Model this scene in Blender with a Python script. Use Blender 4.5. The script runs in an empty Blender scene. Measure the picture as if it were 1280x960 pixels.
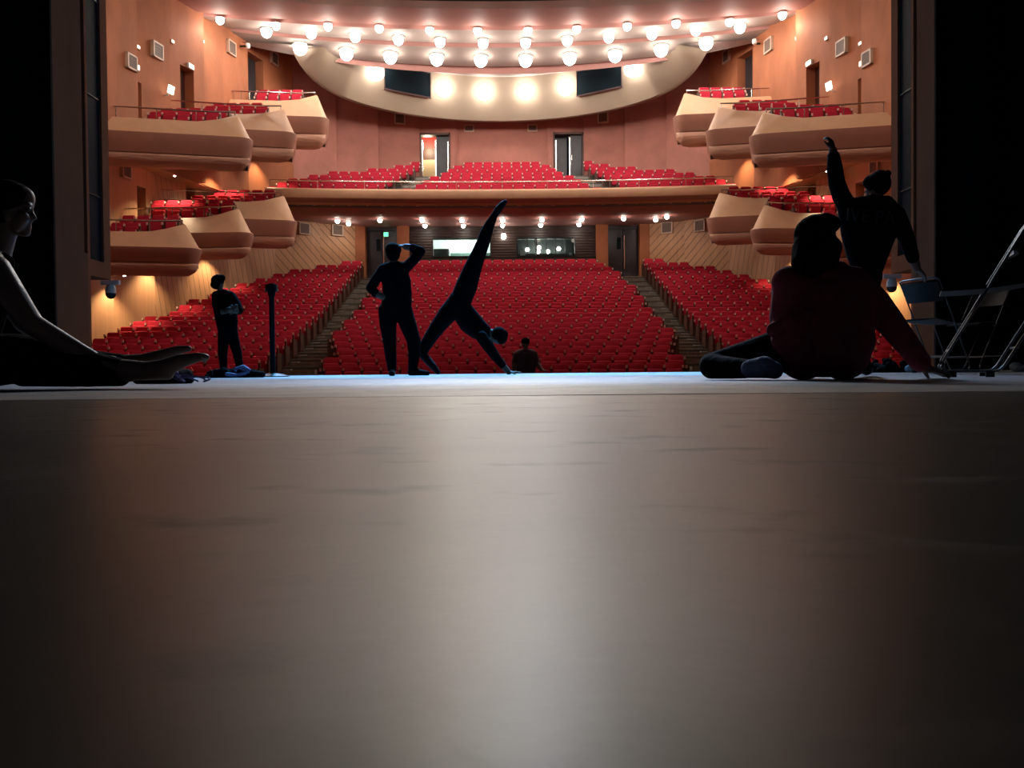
import bpy, bmesh, math, random
from mathutils import Vector, Matrix
random.seed(7)
R = math.radians
scene = bpy.context.scene
col = scene.collection

# ------------------------------------------------------------------ camera
CAM = Vector((0.0, 0.0, 0.07))
FPX = 1000.0                                   # focal length in pixels of a 1280x960 frame
CM = (Matrix.Rotation(R(-0.573), 4, 'Z') @ Matrix.Rotation(R(90 - 1.06), 4, 'X')
      @ Matrix.Rotation(R(-0.52), 4, 'Z'))
cd = bpy.data.cameras.new('camera')
cam = bpy.data.objects.new('camera', cd)
col.objects.link(cam)
cam.matrix_world = Matrix.Translation(CAM) @ CM
cd.sensor_width = 36.0
cd.lens = 36.0 * FPX / 1280.0
cd.clip_start = 0.01
cd.clip_end = 200
scene.camera = cam

def ray(px, py):
    return (CM.to_3x3() @ Vector(((px - 640) / FPX, -(py - 480) / FPX, -1.0)))
def P(px, py, d):                              # point seen at a pixel, d metres out from the camera (world Y)
    v = ray(px, py); return CAM + v * (d / v.y)
def PZ(px, py, z):                             # point seen at a pixel on the level plane z
    v = ray(px, py); return CAM + v * ((z - CAM.z) / v.z)

# ------------------------------------------------------------------ world, exposure
w = bpy.data.worlds.new('world'); scene.world = w
w.use_nodes = True
w.node_tree.nodes['Background'].inputs[0].default_value = (0.012, 0.014, 0.02, 1)
w.node_tree.nodes['Background'].inputs[1].default_value = 0.2
vs = scene.view_settings
vs.view_transform = 'Standard'; vs.look = 'None'; vs.gamma = 1.0; vs.use_curve_mapping = False
vs.exposure = 0.92
scene.cycles.use_denoising = True
scene.cycles.max_bounces = 6
scene.cycles.diffuse_bounces = 4
scene.cycles.sample_clamp_indirect = 6.0

HOUSE = 1.0                                    # overall strength of the house lamps
STAGE = 0.68                                    # overall strength of the stage spots

def spot(name, loc, target, energy, color, size, blend=0.6, radius=0.1, parent=None):
    l = bpy.data.lights.new(name, 'SPOT'); l.energy = energy; l.color = color
    l.spot_size = R(size); l.spot_blend = blend; l.shadow_soft_size = radius
    o = bpy.data.objects.new(name, l); col.objects.link(o)
    o.location = loc
    o.rotation_euler = (Vector(target) - Vector(loc)).to_track_quat('-Z', 'Y').to_euler()
    return o
def point(name, loc, energy, color, radius=0.1):
    l = bpy.data.lights.new(name, 'POINT'); l.energy = energy; l.color = color; l.shadow_soft_size = radius
    o = bpy.data.objects.new(name, l); col.objects.link(o); o.location = loc
    return o

# cold stage spots hung over the front of the stage, plus one added warm fill
BLUE = (0.10, 0.50, 1.0)
for sx in (-3.4, -1.2, 1.2, 3.4):
    spot('stage_spot_light', (sx, 15.6, 8.4), (sx * 0.8, 10.8, 0), 5200 * STAGE, BLUE, 34, 0.8, 0.12)
for sx in (-1.6, 1.6):
    spot('stage_spot_light', (sx, 15.6, 8.4), (sx * 0.8, 7.0, 0), 2600 * STAGE, (0.25, 0.55, 1.0), 30, 0.9, 0.12)
spot('stage_spot_light', (0, 15.6, 7.9), (0.05, 1.3, 0), 4600, (1.0, 0.86, 0.66), 15, 1.0, 3.2)  # added warm fill, no real lamp: brightens the middle of the near floor
spot('stage_spot_light', (0.5, 15.6, 7.9), (-1.9, 3.6, 0.3), 900 * STAGE, (0.55, 0.75, 1.0), 24, 0.8, 0.12)
spot('stage_spot_light', (1.5, 15.6, 7.9), (2.9, 5.6, 0.3), 900 * STAGE, (0.40, 0.68, 1.0), 26, 0.8, 0.12)

# ------------------------------------------------------------------ materials
def srgb(r, g, b):
    f = lambda c: (c / 12.92 if c <= 0.04045 else ((c + 0.055) / 1.055) ** 2.4)
    return (f(r / 255), f(g / 255), f(b / 255), 1)
M = {}
def material(name, color, rough=0.6, metal=0.0, var=0.0, scale=4.0, bump=0.0, bscale=None,
             stretch=(1, 1, 1), spec=0.5, emit=None, estr=0.0, color2=None, detail=4.0, coord='Object'):
    m = bpy.data.materials.new(name); m.use_nodes = True
    nt = m.node_tree; b = nt.nodes['Principled BSDF']
    b.inputs['Roughness'].default_value = rough
    b.inputs['Metallic'].default_value = metal
    b.inputs['Specular IOR Level'].default_value = spec
    c = tuple(color[:3]) + (1,)
    b.inputs['Base Color'].default_value = c
    if var or bump or color2:
        tc = nt.nodes.new('ShaderNodeTexCoord'); mp = nt.nodes.new('ShaderNodeMapping')
        mp.inputs['Scale'].default_value = stretch
        nt.links.new(tc.outputs[coord], mp.inputs[0])
        nz = nt.nodes.new('ShaderNodeTexNoise'); nz.inputs['Scale'].default_value = scale
        nz.inputs['Detail'].default_value = detail; nz.inputs['Roughness'].default_value = 0.6
        nt.links.new(mp.outputs[0], nz.inputs['Vector'])
        if var or color2:
            cr = nt.nodes.new('ShaderNodeValToRGB')
            c2 = tuple(color2[:3]) + (1,) if color2 else tuple(max(0, x * (1 - var)) for x in c[:3]) + (1,)
            c1 = c if color2 else tuple(min(1, x * (1 + var)) for x in c[:3]) + (1,)
            cr.color_ramp.elements[0].position = 0.3; cr.color_ramp.elements[0].color = c2
            cr.color_ramp.elements[1].position = 0.7; cr.color_ramp.elements[1].color = c1
            nt.links.new(nz.outputs['Fac'], cr.inputs[0]); nt.links.new(cr.outputs[0], b.inputs['Base Color'])
        if bump:
            nb = nz
            if bscale:
                nb = nt.nodes.new('ShaderNodeTexNoise'); nb.inputs['Scale'].default_value = bscale
                nb.inputs['Detail'].default_value = 3
                nt.links.new(mp.outputs[0], nb.inputs['Vector'])
            bp = nt.nodes.new('ShaderNodeBump'); bp.inputs['Strength'].default_value = bump
            bp.inputs['Distance'].default_value = 0.05
            nt.links.new(nb.outputs['Fac'], bp.inputs['Height']); nt.links.new(bp.outputs[0], b.inputs['Normal'])
    if emit:
        b.inputs['Emission Color'].default_value = tuple(emit[:3]) + (1,)
        b.inputs['Emission Strength'].default_value = estr
    M[name] = m
    return m
def grooves(name, dirv, scale, width=0.12, depth=0.6, dark=0.45):
    """fine parallel grooves cut into a board material: bands along dirv in object space"""
    m = M[name]; nt = m.node_tree; b = nt.nodes['Principled BSDF']
    tc = nt.nodes.new('ShaderNodeTexCoord')
    dot = nt.nodes.new('ShaderNodeVectorMath'); dot.operation = 'DOT_PRODUCT'
    dot.inputs[1].default_value = tuple(c * scale for c in dirv)
    ab = nt.nodes.new('ShaderNodeVectorMath'); ab.operation = 'ABSOLUTE'      # same boards mirrored on both sides of the hall
    nt.links.new(tc.outputs['Object'], ab.inputs[0]); nt.links.new(ab.outputs[0], dot.inputs[0])
    fr = nt.nodes.new('ShaderNodeMath'); fr.operation = 'FRACT'
    nt.links.new(dot.outputs['Value'], fr.inputs[0])
    lt = nt.nodes.new('ShaderNodeMath'); lt.operation = 'LESS_THAN'; lt.inputs[1].default_value = width
    nt.links.new(fr.outputs[0], lt.inputs[0])
    mx = nt.nodes.new('ShaderNodeMix'); mx.data_type = 'RGBA'; mx.blend_type = 'MULTIPLY'
    mx.inputs['B'].default_value = (dark, dark, dark, 1)
    nt.links.new(lt.outputs[0], mx.inputs['Factor'])
    link = [l for l in nt.links if l.to_socket == b.inputs['Base Color']]
    if link:
        src = link[0].from_socket; nt.links.remove(link[0]); nt.links.new(src, mx.inputs['A'])
    else:
        mx.inputs['A'].default_value = b.inputs['Base Color'].default_value
    nt.links.new(mx.outputs['Result'], b.inputs['Base Color'])
    inv = nt.nodes.new('ShaderNodeMath'); inv.operation = 'SUBTRACT'; inv.inputs[0].default_value = 1
    nt.links.new(lt.outputs[0], inv.inputs[1])
    bp = nt.nodes.new('ShaderNodeBump'); bp.inputs['Strength'].default_value = depth; bp.inputs['Distance'].default_value = 0.03
    nt.links.new(inv.outputs[0], bp.inputs['Height']); nt.links.new(bp.outputs[0], b.inputs['Normal'])

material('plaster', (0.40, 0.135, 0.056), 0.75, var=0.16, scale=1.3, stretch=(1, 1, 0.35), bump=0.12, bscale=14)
material('plaster_back', (0.42, 0.165, 0.125), 0.75, var=0.14, scale=1.0, bump=0.1, bscale=12)
material('ledge', (0.62, 0.36, 0.21), 0.5, var=0.06, scale=2)
material('box_face', (0.37, 0.17, 0.115), 0.55, var=0.06, scale=2)
material('belly', (0.52, 0.28, 0.19), 0.6, var=0.10, scale=1.6, stretch=(0.6, 0.6, 3.0), bump=0.9, bscale=3.0)
material('wall_wood', (0.55, 0.30, 0.155), 0.5, var=0.10, scale=3, stretch=(3, 3, 0.15))
material('wall_wood_grooved', (0.55, 0.30, 0.155), 0.5, var=0.10, scale=3, stretch=(3, 3, 0.15))
grooves('wall_wood_grooved', (-0.55, 0.9, 0.22), 3.2, 0.10)
material('wall_wood_diagonal', (0.55, 0.30, 0.155), 0.5, var=0.10, scale=3, stretch=(3, 3, 0.15))
grooves('wall_wood_diagonal', (-0.45, 0.45, 0.62), 3.6, 0.14)
material('ceiling_beige', (0.42, 0.345, 0.305), 0.7, var=0.04, scale=0.7)
material('ceiling_drum', (0.34, 0.265, 0.195), 0.7, var=0.05, scale=0.7)
material('ceiling_brown', (0.42, 0.20, 0.17), 0.7, var=0.06, scale=0.8)
material('ceiling_recess', (0.10, 0.06, 0.06), 0.8)
material('slot_black', (0.008, 0.009, 0.012), 0.8)
material('soffit', (0.44, 0.15, 0.12), 0.6, var=0.05, scale=0.8)
material('soffit_grey', (0.42, 0.24, 0.22), 0.6)
material('carpet', (0.13, 0.115, 0.095), 0.95, var=0.25, scale=9, bump=0.2)
material('step_stone', (0.26, 0.235, 0.19), 0.8, var=0.25, scale=6)
material('nosing', (0.45, 0.44, 0.42), 0.5)
material('seat_red', (0.52, 0.020, 0.048), 0.9, var=0.10, scale=30, spec=0.3)
material('seat_wood', (0.085, 0.030, 0.018), 0.45, var=0.2, scale=9)
material('seat_cap', (0.80, 0.52, 0.46), 0.35)
material('chrome', (0.75, 0.72, 0.68), 0.22, metal=1.0)
material('dark_metal', (0.02, 0.02, 0.022), 0.4, metal=0.6)
material('door_dark', (0.030, 0.028, 0.034), 0.35, var=0.2, scale=3)
material('door_brown', (0.10, 0.035, 0.022), 0.5)
material('slat_dark', (0.035, 0.018, 0.014), 0.45, var=0.3, scale=5)
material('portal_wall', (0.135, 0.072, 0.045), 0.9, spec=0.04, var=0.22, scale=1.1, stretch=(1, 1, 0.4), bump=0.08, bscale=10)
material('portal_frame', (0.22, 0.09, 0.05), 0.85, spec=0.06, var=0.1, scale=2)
material('slot_glass', (0.010, 0.018, 0.024), 0.5, spec=0.03)
material('black_cloth', (0.0035, 0.0035, 0.0055), 0.95, var=0.3, scale=6, spec=0.1)
material('white_paint', (0.72, 0.70, 0.66), 0.5)
material('vent', (0.16, 0.10, 0.075), 0.6)
material('vent_frame', (0.62, 0.45, 0.33), 0.5)
material('lamp', (1, 0.97, 0.92), 0.4, emit=(1, 0.93, 0.84), estr=13)
material('lamp_soft', (1, 0.97, 0.92), 0.4, emit=(1, 0.93, 0.82), estr=14)
material('exit_green', (0.1, 0.5, 0.3), 0.5, emit=(0.10, 0.9, 0.42), estr=1.2)
material('exit_white', (0.9, 0.9, 0.8), 0.5, emit=(1.0, 0.92, 0.75), estr=1.3)
material('pit_floor', (0.03, 0.025, 0.022), 0.8)
material('booth_white', (0.75, 0.78, 0.74), 0.6)
material('booth_green', (0.04, 0.075, 0.06), 0.5)
material('booth_dark', (0.03, 0.035, 0.035), 0.6)
material('foyer_cream', (0.72, 0.55, 0.34), 0.6)
material('foyer_red', (0.45, 0.05, 0.04), 0.6)

def glass_mat():
    m = bpy.data.materials.new('glass'); m.use_nodes = True
    nt = m.node_tree; nt.nodes.remove(nt.nodes['Principled BSDF'])
    out = nt.nodes['Material Output']
    t = nt.nodes.new('ShaderNodeBsdfTransparent'); t.inputs[0].default_value = (0.82, 0.9, 0.9, 1)
    g = nt.nodes.new('ShaderNodeBsdfGlossy'); g.inputs['Roughness'].default_value = 0.05
    fz = nt.nodes.new('ShaderNodeFresnel'); fz.inputs[0].default_value = 1.45
    mx = nt.nodes.new('ShaderNodeMixShader')
    nt.links.new(fz.outputs[0], mx.inputs[0]); nt.links.new(t.outputs[0], mx.inputs[1]); nt.links.new(g.outputs[0], mx.inputs[2])
    nt.links.new(mx.outputs[0], out.inputs[0]); M['glass'] = m
glass_mat()

def stage_floor_mat(name, base, rough, warm):
    m = material(name, base, rough)
    nt = m.node_tree; b = nt.nodes['Principled BSDF']
    tc = nt.nodes.new('ShaderNodeTexCoord')
    mp = nt.nodes.new('ShaderNodeMapping'); mp.inputs['Scale'].default_value = (0.8, 1.0, 1)
    nt.links.new(tc.outputs['Object'], mp.inputs[0])
    n1 = nt.nodes.new('ShaderNodeTexNoise'); n1.inputs['Scale'].default_value = 3.0; n1.inputs['Detail'].default_value = 6
    nt.links.new(mp.outputs[0], n1.inputs['Vector'])
    r1 = nt.nodes.new('ShaderNodeValToRGB')
    r1.color_ramp.elements[0].position = 0.25; r1.color_ramp.elements[0].color = tuple(x * 0.72 for x in base[:3]) + (1,)
    r1.color_ramp.elements[1].position = 0.72; r1.color_ramp.elements[1].color = tuple(x * 1.2 for x in base[:3]) + (1,)
    nt.links.new(n1.outputs['Fac'], r1.inputs[0])
    # scuffs left by shoes
    mp2 = nt.nodes.new('ShaderNodeMapping'); mp2.inputs['Scale'].default_value = (5, 9, 1); mp2.inputs['Rotation'].default_value = (0, 0, 0.5)
    nt.links.new(tc.outputs['Object'], mp2.inputs[0])
    n2 = nt.nodes.new('ShaderNodeTexNoise'); n2.inputs['Scale'].default_value = 1.6; n2.inputs['Detail'].default_value = 5
    nt.links.new(mp2.outputs[0], n2.inputs['Vector'])
    r2 = nt.nodes.new('ShaderNodeValToRGB')
    r2.color_ramp.elements[0].position = 0.30; r2.color_ramp.elements[0].color = (0.45, 0.45, 0.45, 1)
    r2.color_ramp.elements[1].position = 0.38; r2.color_ramp.elements[1].color = (1, 1, 1, 1)
    nt.links.new(n2.outputs['Fac'], r2.inputs[0])
    mx = nt.nodes.new('ShaderNodeMix'); mx.data_type = 'RGBA'; mx.blend_type = 'MULTIPLY'; mx.inputs['Factor'].default_value = 1
    nt.links.new(r1.outputs[0], mx.inputs['A']); nt.links.new(r2.outputs[0], mx.inputs['B'])
    nt.links.new(mx.outputs['Result'], b.inputs['Base Color'])
    rr = nt.nodes.new('ShaderNodeMapRange'); rr.inputs[3].default_value = rough + 0.07; rr.inputs[4].default_value = rough - 0.07
    sc_ = nt.nodes.new('ShaderNodeMapRange'); sc_.inputs[1].default_value = 0.28; sc_.inputs[2].default_value = 0.42; sc_.inputs[3].default_value = 0.16; sc_.inputs[4].default_value = 0.0
    nt.links.new(n2.outputs['Fac'], sc_.inputs[0])
    ad = nt.nodes.new('ShaderNodeMath'); ad.operation = 'ADD'; nt.links.new(rr.outputs[0], ad.inputs[0]); nt.links.new(sc_.outputs[0], ad.inputs[1])
    nt.links.new(n1.outputs['Fac'], rr.inputs[0]); nt.links.new(ad.outputs[0], b.inputs['Roughness'])
    n3 = nt.nodes.new('ShaderNodeTexNoise'); n3.inputs['Scale'].default_value = 55; n3.inputs['Detail'].default_value = 3
    nt.links.new(tc.outputs['Object'], n3.inputs['Vector'])
    bp = nt.nodes.new('ShaderNodeBump'); bp.inputs['Strength'].default_value = 0.05; bp.inputs['Distance'].default_value = 0.004
    nt.links.new(n3.outputs['Fac'], bp.inputs['Height']); nt.links.new(bp.outputs[0], b.inputs['Normal'])
stage_floor_mat('stage_mat', (0.050, 0.050, 0.041), 0.36, True)
M['stage_mat'].node_tree.nodes['Principled BSDF'].inputs['Specular IOR Level'].default_value = 0.35
stage_floor_mat('stage_boards', (0.30, 0.30, 0.32), 0.50, False)

# ------------------------------------------------------------------ mesh helpers
class MB:
    def __init__(s): s.v = []; s.f = []; s.mi = []
    def add(s, vs_, fs_, mi=0):
        n = len(s.v); s.v += [tuple(v) for v in vs_]
        s.f += [tuple(i + n for i in f) for f in fs_]; s.mi += [mi] * len(fs_)
        return s
    def box(s, x0, x1, y0, y1, z0, z1, mi=0, mat=None):
        vs_ = [Vector((x, y, z)) for z in (z0, z1) for y in (y0, y1) for x in (x0, x1)]
        if mat is not None: vs_ = [mat @ v for v in vs_]
        return s.add(vs_, [(0, 2, 3, 1), (4, 5, 7, 6), (0, 1, 5, 4), (2, 6, 7, 3), (0, 4, 6, 2), (1, 3, 7, 5)], mi)
    def rbox(s, x0, x1, y0, y1, z0, z1, c, mi=0, tilt=0.0):
        """box whose front (x-z) outline has cut corners and a pillowed front; tilt leans the top towards +y"""
        ol = [(x0 + c, z0), (x1 - c, z0), (x1, z0 + c), (x1, z1 - c), (x1 - c, z1), (x0 + c, z1), (x0, z1 - c), (x0, z0 + c)]
        cx, cz = (x0 + x1) / 2, (z0 + z1) / 2
        g = lambda z: tilt * (z - z0)
        inner = [(cx + (x - cx) * 0.90, cz + (z - cz) * 0.90) for x, z in ol]
        vs_ = [(x, y0 + g(z), z) for x, z in inner] + [(x, y0 + 0.02 + g(z), z) for x, z in ol] + [(x, y1 + g(z), z) for x, z in ol]
        fs_ = [tuple(range(8)), tuple(range(23, 15, -1))]
        for k in range(2):
            for i in range(8):
                j = (i + 1) % 8
                fs_.append((k * 8 + j, k * 8 + i, k * 8 + 8 + i, k * 8 + 8 + j))
        return s.add(vs_, fs_, mi)
    def prism(s, poly, z0, z1, mi=0):
        n = len(poly)
        vs_ = [(x, y, z0) for x, y in poly] + [(x, y, z1) for x, y in poly]
        fs_ = [tuple(range(n - 1, -1, -1)), tuple(range(n, 2 * n))]
        fs_ += [(i, (i + 1) % n, n + (i + 1) % n, n + i) for i in range(n)]
        return s.add(vs_, fs_, mi)
    def grid(s, rows, mi=0, closed=False):
        n = len(rows[0]); vs_ = [v for r in rows for v in r]; fs_ = []
        for a in range(len(rows) - 1):
            for i in range(n if closed else n - 1):
                j = (i + 1) % n
                fs_.append((a * n + i, a * n + j, (a + 1) * n + j, (a + 1) * n + i))
        return s.add(vs_, fs_, mi)
    def tube(s, pts, r, n=8, mi=0, closed=False):
        pts = [Vector(p) for p in pts]; rows = []
        m = len(pts)
        for i, p in enumerate(pts):
            a = pts[i - 1] if (i or closed) else p
            b = pts[(i + 1) % m] if (i < m - 1 or closed) else p
            t = (b - a).normalized()
            up = Vector((0, 0, 1)) if abs(t.z) < 0.95 else Vector((1, 0, 0))
            x = t.cross(up).normalized(); y = x.cross(t)
            rr = r[i] if isinstance(r, (list, tuple)) else r
            rows.append([p + x * math.cos(k * 2 * math.pi / n) * rr + y * math.sin(k * 2 * math.pi / n) * rr for k in range(n)])
        if closed: rows.append(rows[0])
        s.grid(rows, mi, True)
        if not closed:
            s.add(rows[0], [tuple(range(n))], mi); s.add(rows[-1], [tuple(range(n - 1, -1, -1))], mi)
        return s
    def lathe(s, prof, n=20, mi=0, mat=None):
        rows = []
        for r, z in prof:
            row = [Vector((r * math.cos(k * 2 * math.pi / n), r * math.sin(k * 2 * math.pi / n), z)) for k in range(n)]
            rows.append([mat @ v for v in row] if mat is not None else row)
        s.grid(rows, mi, True)
        s.add(rows[0], [tuple(range(n - 1, -1, -1))], mi); s.add(rows[-1], [tuple(range(n))], mi)
        return s
    def mesh(s, name, mats, smooth=False, weld=True):
        me = bpy.data.meshes.new(name)
        me.from_pydata(s.v, [], s.f)
        for m in (mats if isinstance(mats, (list, tuple)) else [mats]): me.materials.append(M[m])
        me.polygons.foreach_set('material_index', s.mi)
        bm = bmesh.new(); bm.from_mesh(me)
        if weld: bmesh.ops.remove_doubles(bm, verts=bm.verts, dist=1e-5)
        bmesh.ops.recalc_face_normals(bm, faces=bm.faces)
        bm.to_mesh(me); bm.free()
        if smooth:
            me.polygons.foreach_set('use_smooth', [True] * len(me.polygons))
            me.set_sharp_from_angle(angle=R(45))
        me.update()
        return me
    def build(s, name, mats, parent=None, smooth=False, loc=None, weld=True):
        return link(name, s.mesh(name, mats, smooth, weld), parent, loc)

def link(name, me, parent=None, loc=None):
    o = bpy.data.objects.new(name, me); col.objects.link(o)
    if loc is not None: o.location = loc
    if parent is not None: o.parent = parent
    return o
def empty(name, loc=(0, 0, 0), rz=0.0):
    o = bpy.data.objects.new(name, None); col.objects.link(o)
    o.empty_display_size = 0.1; o.location = loc; o.rotation_euler = (0, 0, rz)
    return o
def tag(o, label=None, cat=None, group=None, kind=None):
    if label: o['label'] = label
    if cat: o['category'] = cat
    if group: o['group'] = group
    if kind: o['kind'] = kind
    return o
def rebase(root, loc):                         # put a thing's empty at its base, its parts stay where they are
    loc = Vector(loc)
    for ch in root.children: ch.location = Vector(ch.location) - loc
    root.location = loc
def copy_tree(o, parent=None):
    c = o.copy(); col.objects.link(c); c.parent = parent
    for ch in list(o.children): copy_tree(ch, c)
    return c
ORD = ['first', 'second', 'third', 'fourth', 'fifth', 'sixth', 'seventh', 'eighth', 'ninth', 'tenth', 'eleventh', 'twelfth',
       'thirteenth', 'fourteenth', 'fifteenth', 'sixteenth', 'seventeenth', 'eighteenth', 'nineteenth', 'twentieth',
       'twenty-first', 'twenty-second', 'twenty-third']

# ------------------------------------------------------------------ stage floor
EDGE = 13.2                                   # front edge of the stage
SEAM = 2.12
fs = empty('floor_stage'); tag(fs, kind='structure', label='scuffed grey stage floor with a long seam across it', cat='floor')
xs = [-11 + i * 0.22 for i in range(101)]
def seam_gap(x): return 0.020 + 0.045 * max(0, math.sin(x * 2.7 + 0.6)) ** 2
near = [(x, SEAM - 0.012 * x + seam_gap(x) * -0.5) for x in xs]
mb = MB(); top = [(x, y, 0.0) for x, y in near]; bot = [(x, y, -0.06) for x, y in near]
mb.grid([[(x, -3.0, 0.0) for x in xs], top, bot]); mb.build('floor_panel', 'stage_mat', fs)
mb = MB(); far = [(x, SEAM - 0.012 * x + seam_gap(x) * 0.5) for x in xs]
mb.grid([[(x, y, -0.06) for x, y in far], [(x, y, 0.0) for x, y in far], [(x, EDGE, 0.0) for x in xs], [(x, EDGE, -1.1) for x in xs]])
mb.build('floor_panel', 'stage_boards', fs)
mb = MB().box(-11, 11, SEAM - 0.4, SEAM + 0.4, -0.09, -0.062); mb.build('sub_floor', 'slot_black', fs)
mb = MB().box(-15.2, 15.2, EDGE, 22.4, -1.35, -1.05)
tag(mb.build('floor_pit', 'pit_floor'), kind='structure', label='dark lowered floor between stage and front row', cat='floor')

# ------------------------------------------------------------------ stalls terraces
PITCH = 0.53
ROWS = []
for i in range(20):
    d = 22.3 + 0.953 * i
    topz = 0.145 + 0.07 + (0.245 * i if i <= 9 else 0.245 * 9 + 0.32 * (i - 9))
    ROWS.append((d, topz - 0.97))
CENTRE_N = [19, 20, 19, 20, 21, 22, 21, 22, 21, 22, 21, 22, 21, 22, 21, 20, 21, 20, 19, 18]
LOW = [(-15.0, 19.0), (-14.6, 26.0), (-14.15, 29.0), (-13.75, 31.5), (-13.3, 33.6), (-12.5, 36.4), (-11.1, 38.9), (-9.3, 40.6), (-7.35, 41.75)]
def wall_x(poly, d):
    for (x0, d0), (x1, d1) in zip(poly, poly[1:]):
        if d0 <= d <= d1: return x0 + (x1 - x0) * (d - d0) / (d1 - d0)
    return poly[-1][0]
fl = empty('floor_stalls'); tag(fl, kind='structure', label='stepped stalls floor under the red seats', cat='floor')
mb = MB(); prof = [(21.8, -3.0), (21.8, ROWS[0][1])]
for i in range(19):
    r = ROWS[i + 1][0] - 0.42
    prof += [(r, ROWS[i][1]), (r, ROWS[i + 1][1])]
prof += [(42.0, ROWS[19][1]), (42.0, -3.0)]
mb.grid([[(-15.1, d, z) for d, z in prof], [(15.1, d, z) for d, z in prof]])
mb.build('terrace', 'carpet', fl)
for sx in (-1, 1):
    for i in range(19):
        r = ROWS[i + 1][0] - 0.42; z0 = ROWS[i][1]; h = (ROWS[i + 1][1] - z0) / 2
        a, b = sorted((sx * 5.95, sx * 7.02))
        st = MB().box(a, b, r - 0.46, r, z0, z0 + h).build('step', 'step_stone', fl)
        m = MB().box(a, b, r - 0.475, r - 0.44, z0 + h - 0.02, z0 + h + 0.006).box(a, b, r - 0.015, r + 0.03, z0 + 2 * h - 0.02, z0 + 2 * h + 0.006)
        m.build('nosing', 'step_stone', st)
        a2 = sx * 7.0 if sx > 0 else -6.1
        q = MB().box(min(sx * 6.72, sx * 6.95), max(sx * 6.72, sx * 6.95), r - 0.40, r - 0.22, z0 + h, z0 + h + 0.03)
        q.build('step_light', 'nosing', st)

# ------------------------------------------------------------------ seats
mb = MB().rbox(-0.229, 0.229, 0.15, 0.235, 0.40, 0.97, 0.05, tilt=0.12); ME_BACK = mb.mesh('backrest', 'seat_red', True)
mb = MB().rbox(-0.222, 0.222, 0.01, 0.12, 0.38, 0.80, 0.04, tilt=0.08); ME_CUSH = mb.mesh('seat_cushion', 'seat_red', True)
mb = MB().box(-0.022, 0.022, -0.05, 0.20, 0.0, 0.60, 0).box(-0.030, 0.030, -0.10, 0.20, 0.60, 0.635, 0).box(-0.030, 0.030, -0.13, -0.10, 0.565, 0.655, 1)
mb.box(-0.020, 0.020, 0.13, 0.22, 0.60, 0.86, 0).box(-0.028, 0.028, 0.105, 0.13, 0.825, 0.905, 1)
ME_ARM = mb.mesh('armrest', ['seat_wood', 'seat_cap'])
mb = MB().box(-0.025, 0.025, -0.16, 0.30, 0.0, 0.64, 0).box(-0.028, 0.028, -0.165, 0.31, 0.64, 0.67, 0)
ME_END = mb.mesh('end_panel', 'seat_wood')
SEATS = []                                     # x, d, z, rz, ends(-1/0/1 tuple), label, group
def add_row(xs_, d, z, endl, endr, lab, group, sag=None, end_panel=True):
    n = len(xs_)
    for k, x in enumerate(xs_):
        dd = d - (sag(x) if sag else 0)
        SEATS.append(dict(x=x, d=dd, z=z, first=(k == 0), last=(k == n - 1), endl=endl and k == 0, endr=endr and k == n - 1,
                          label=lab(k, n), group=group))
def rowname(i): return 'front row' if i == 0 else ORD[i] + ' row'
for i, (d, z) in enumerate(ROWS):
    n = CENTRE_N[i]
    add_row([(k - (n - 1) / 2) * PITCH for k in range(n)], d, z, True, True,
            lambda k, n, i=i: 'red seat, %s from the left end, %s of the centre stalls' % (ORD[k], rowname(i)), 'red seats of the centre stalls')
    for sx, side in ((-1, 'left'), (1, 'right')):
        xo = -wall_x(LOW, d + 0.3) - 0.45
        n = int((xo - 7.12) / PITCH)
        off = 0.0 if i % 2 else 0.0
        xs_ = [sx * (7.12 + off + PITCH * (k + 0.5)) for k in range(n)]
        lab = lambda k, n, i=i, side=side: 'red seat, %s from the aisle, %s of the %s stalls' % (ORD[k], rowname(i), side)
        if sx < 0:
            xs_ = xs_[::-1]
            add_row(xs_, d, z, False, True, lambda k, n, f=lab: f(n - 1 - k, n), 'red seats of the left stalls')
        else:
            add_row(xs_, d, z, True, False, lab, 'red seats of the right stalls')

# ------------------------------------------------------------------ balcony
BF = 37.4                                     # parapet line at the centre
sag = lambda x: x * x / 160.0
BROWS = [(38.1 + 0.95 * i, 8.62 + 0.07 + 0.425 * i - 0.97) for i in range(8)]
UPW = [(-14.9, 19.0), (-14.2, 25.5), (-13.47, 29.4), (-13.06, 31.3), (-12.57, 33.5), (-11.87, 36.9), (-10.9, 41.1), (-9.1, 43.4), (-7.0, 44.8), (-4.75, 45.7)]
fb = empty('floor_balcony'); tag(fb, kind='structure', label='stepped balcony floor behind the long parapet', cat='floor')
NX = 33
bx = [-12.6 + 25.2 * i / (NX - 1) for i in range(NX)]
prof = [(BF + 0.3, 7.75), (BF + 0.3, BROWS[0][1])]
for i in range(7):
    r = BROWS[i + 1][0] - 0.42; prof += [(r, BROWS[i][1]), (r, BROWS[i + 1][1])]
prof += [(46.2, BROWS[7][1]), (46.2, 7.9)]
mb = MB(); mb.grid([[(x, d - (sag(x) if d < 46 else 0), z) for d, z in prof] for x in bx]); mb.build('terrace', 'carpet', fb)
for sx in (-1, 1):
    for i in range(7):
        r = BROWS[i + 1][0] - 0.42; z0 = BROWS[i][1]; h = (BROWS[i + 1][1] - z0) / 2
        xa, xb = 4.72 - 0.357 * i - 0.1, 6.2 - 0.243 * i
        a, b = sorted((sx * xa, sx * xb)); s0 = sag(5.4)
        st = MB().box(a, b, r - 0.46 - s0, r - s0 + 0.12, z0, z0 + h).build('step', 'step_stone', fb)
        MB().box(a, b, r - 0.475 - s0, r - 0.44 - s0, z0 + h - 0.02, z0 + h + 0.008).build('nosing', 'nosing', st)
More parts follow.
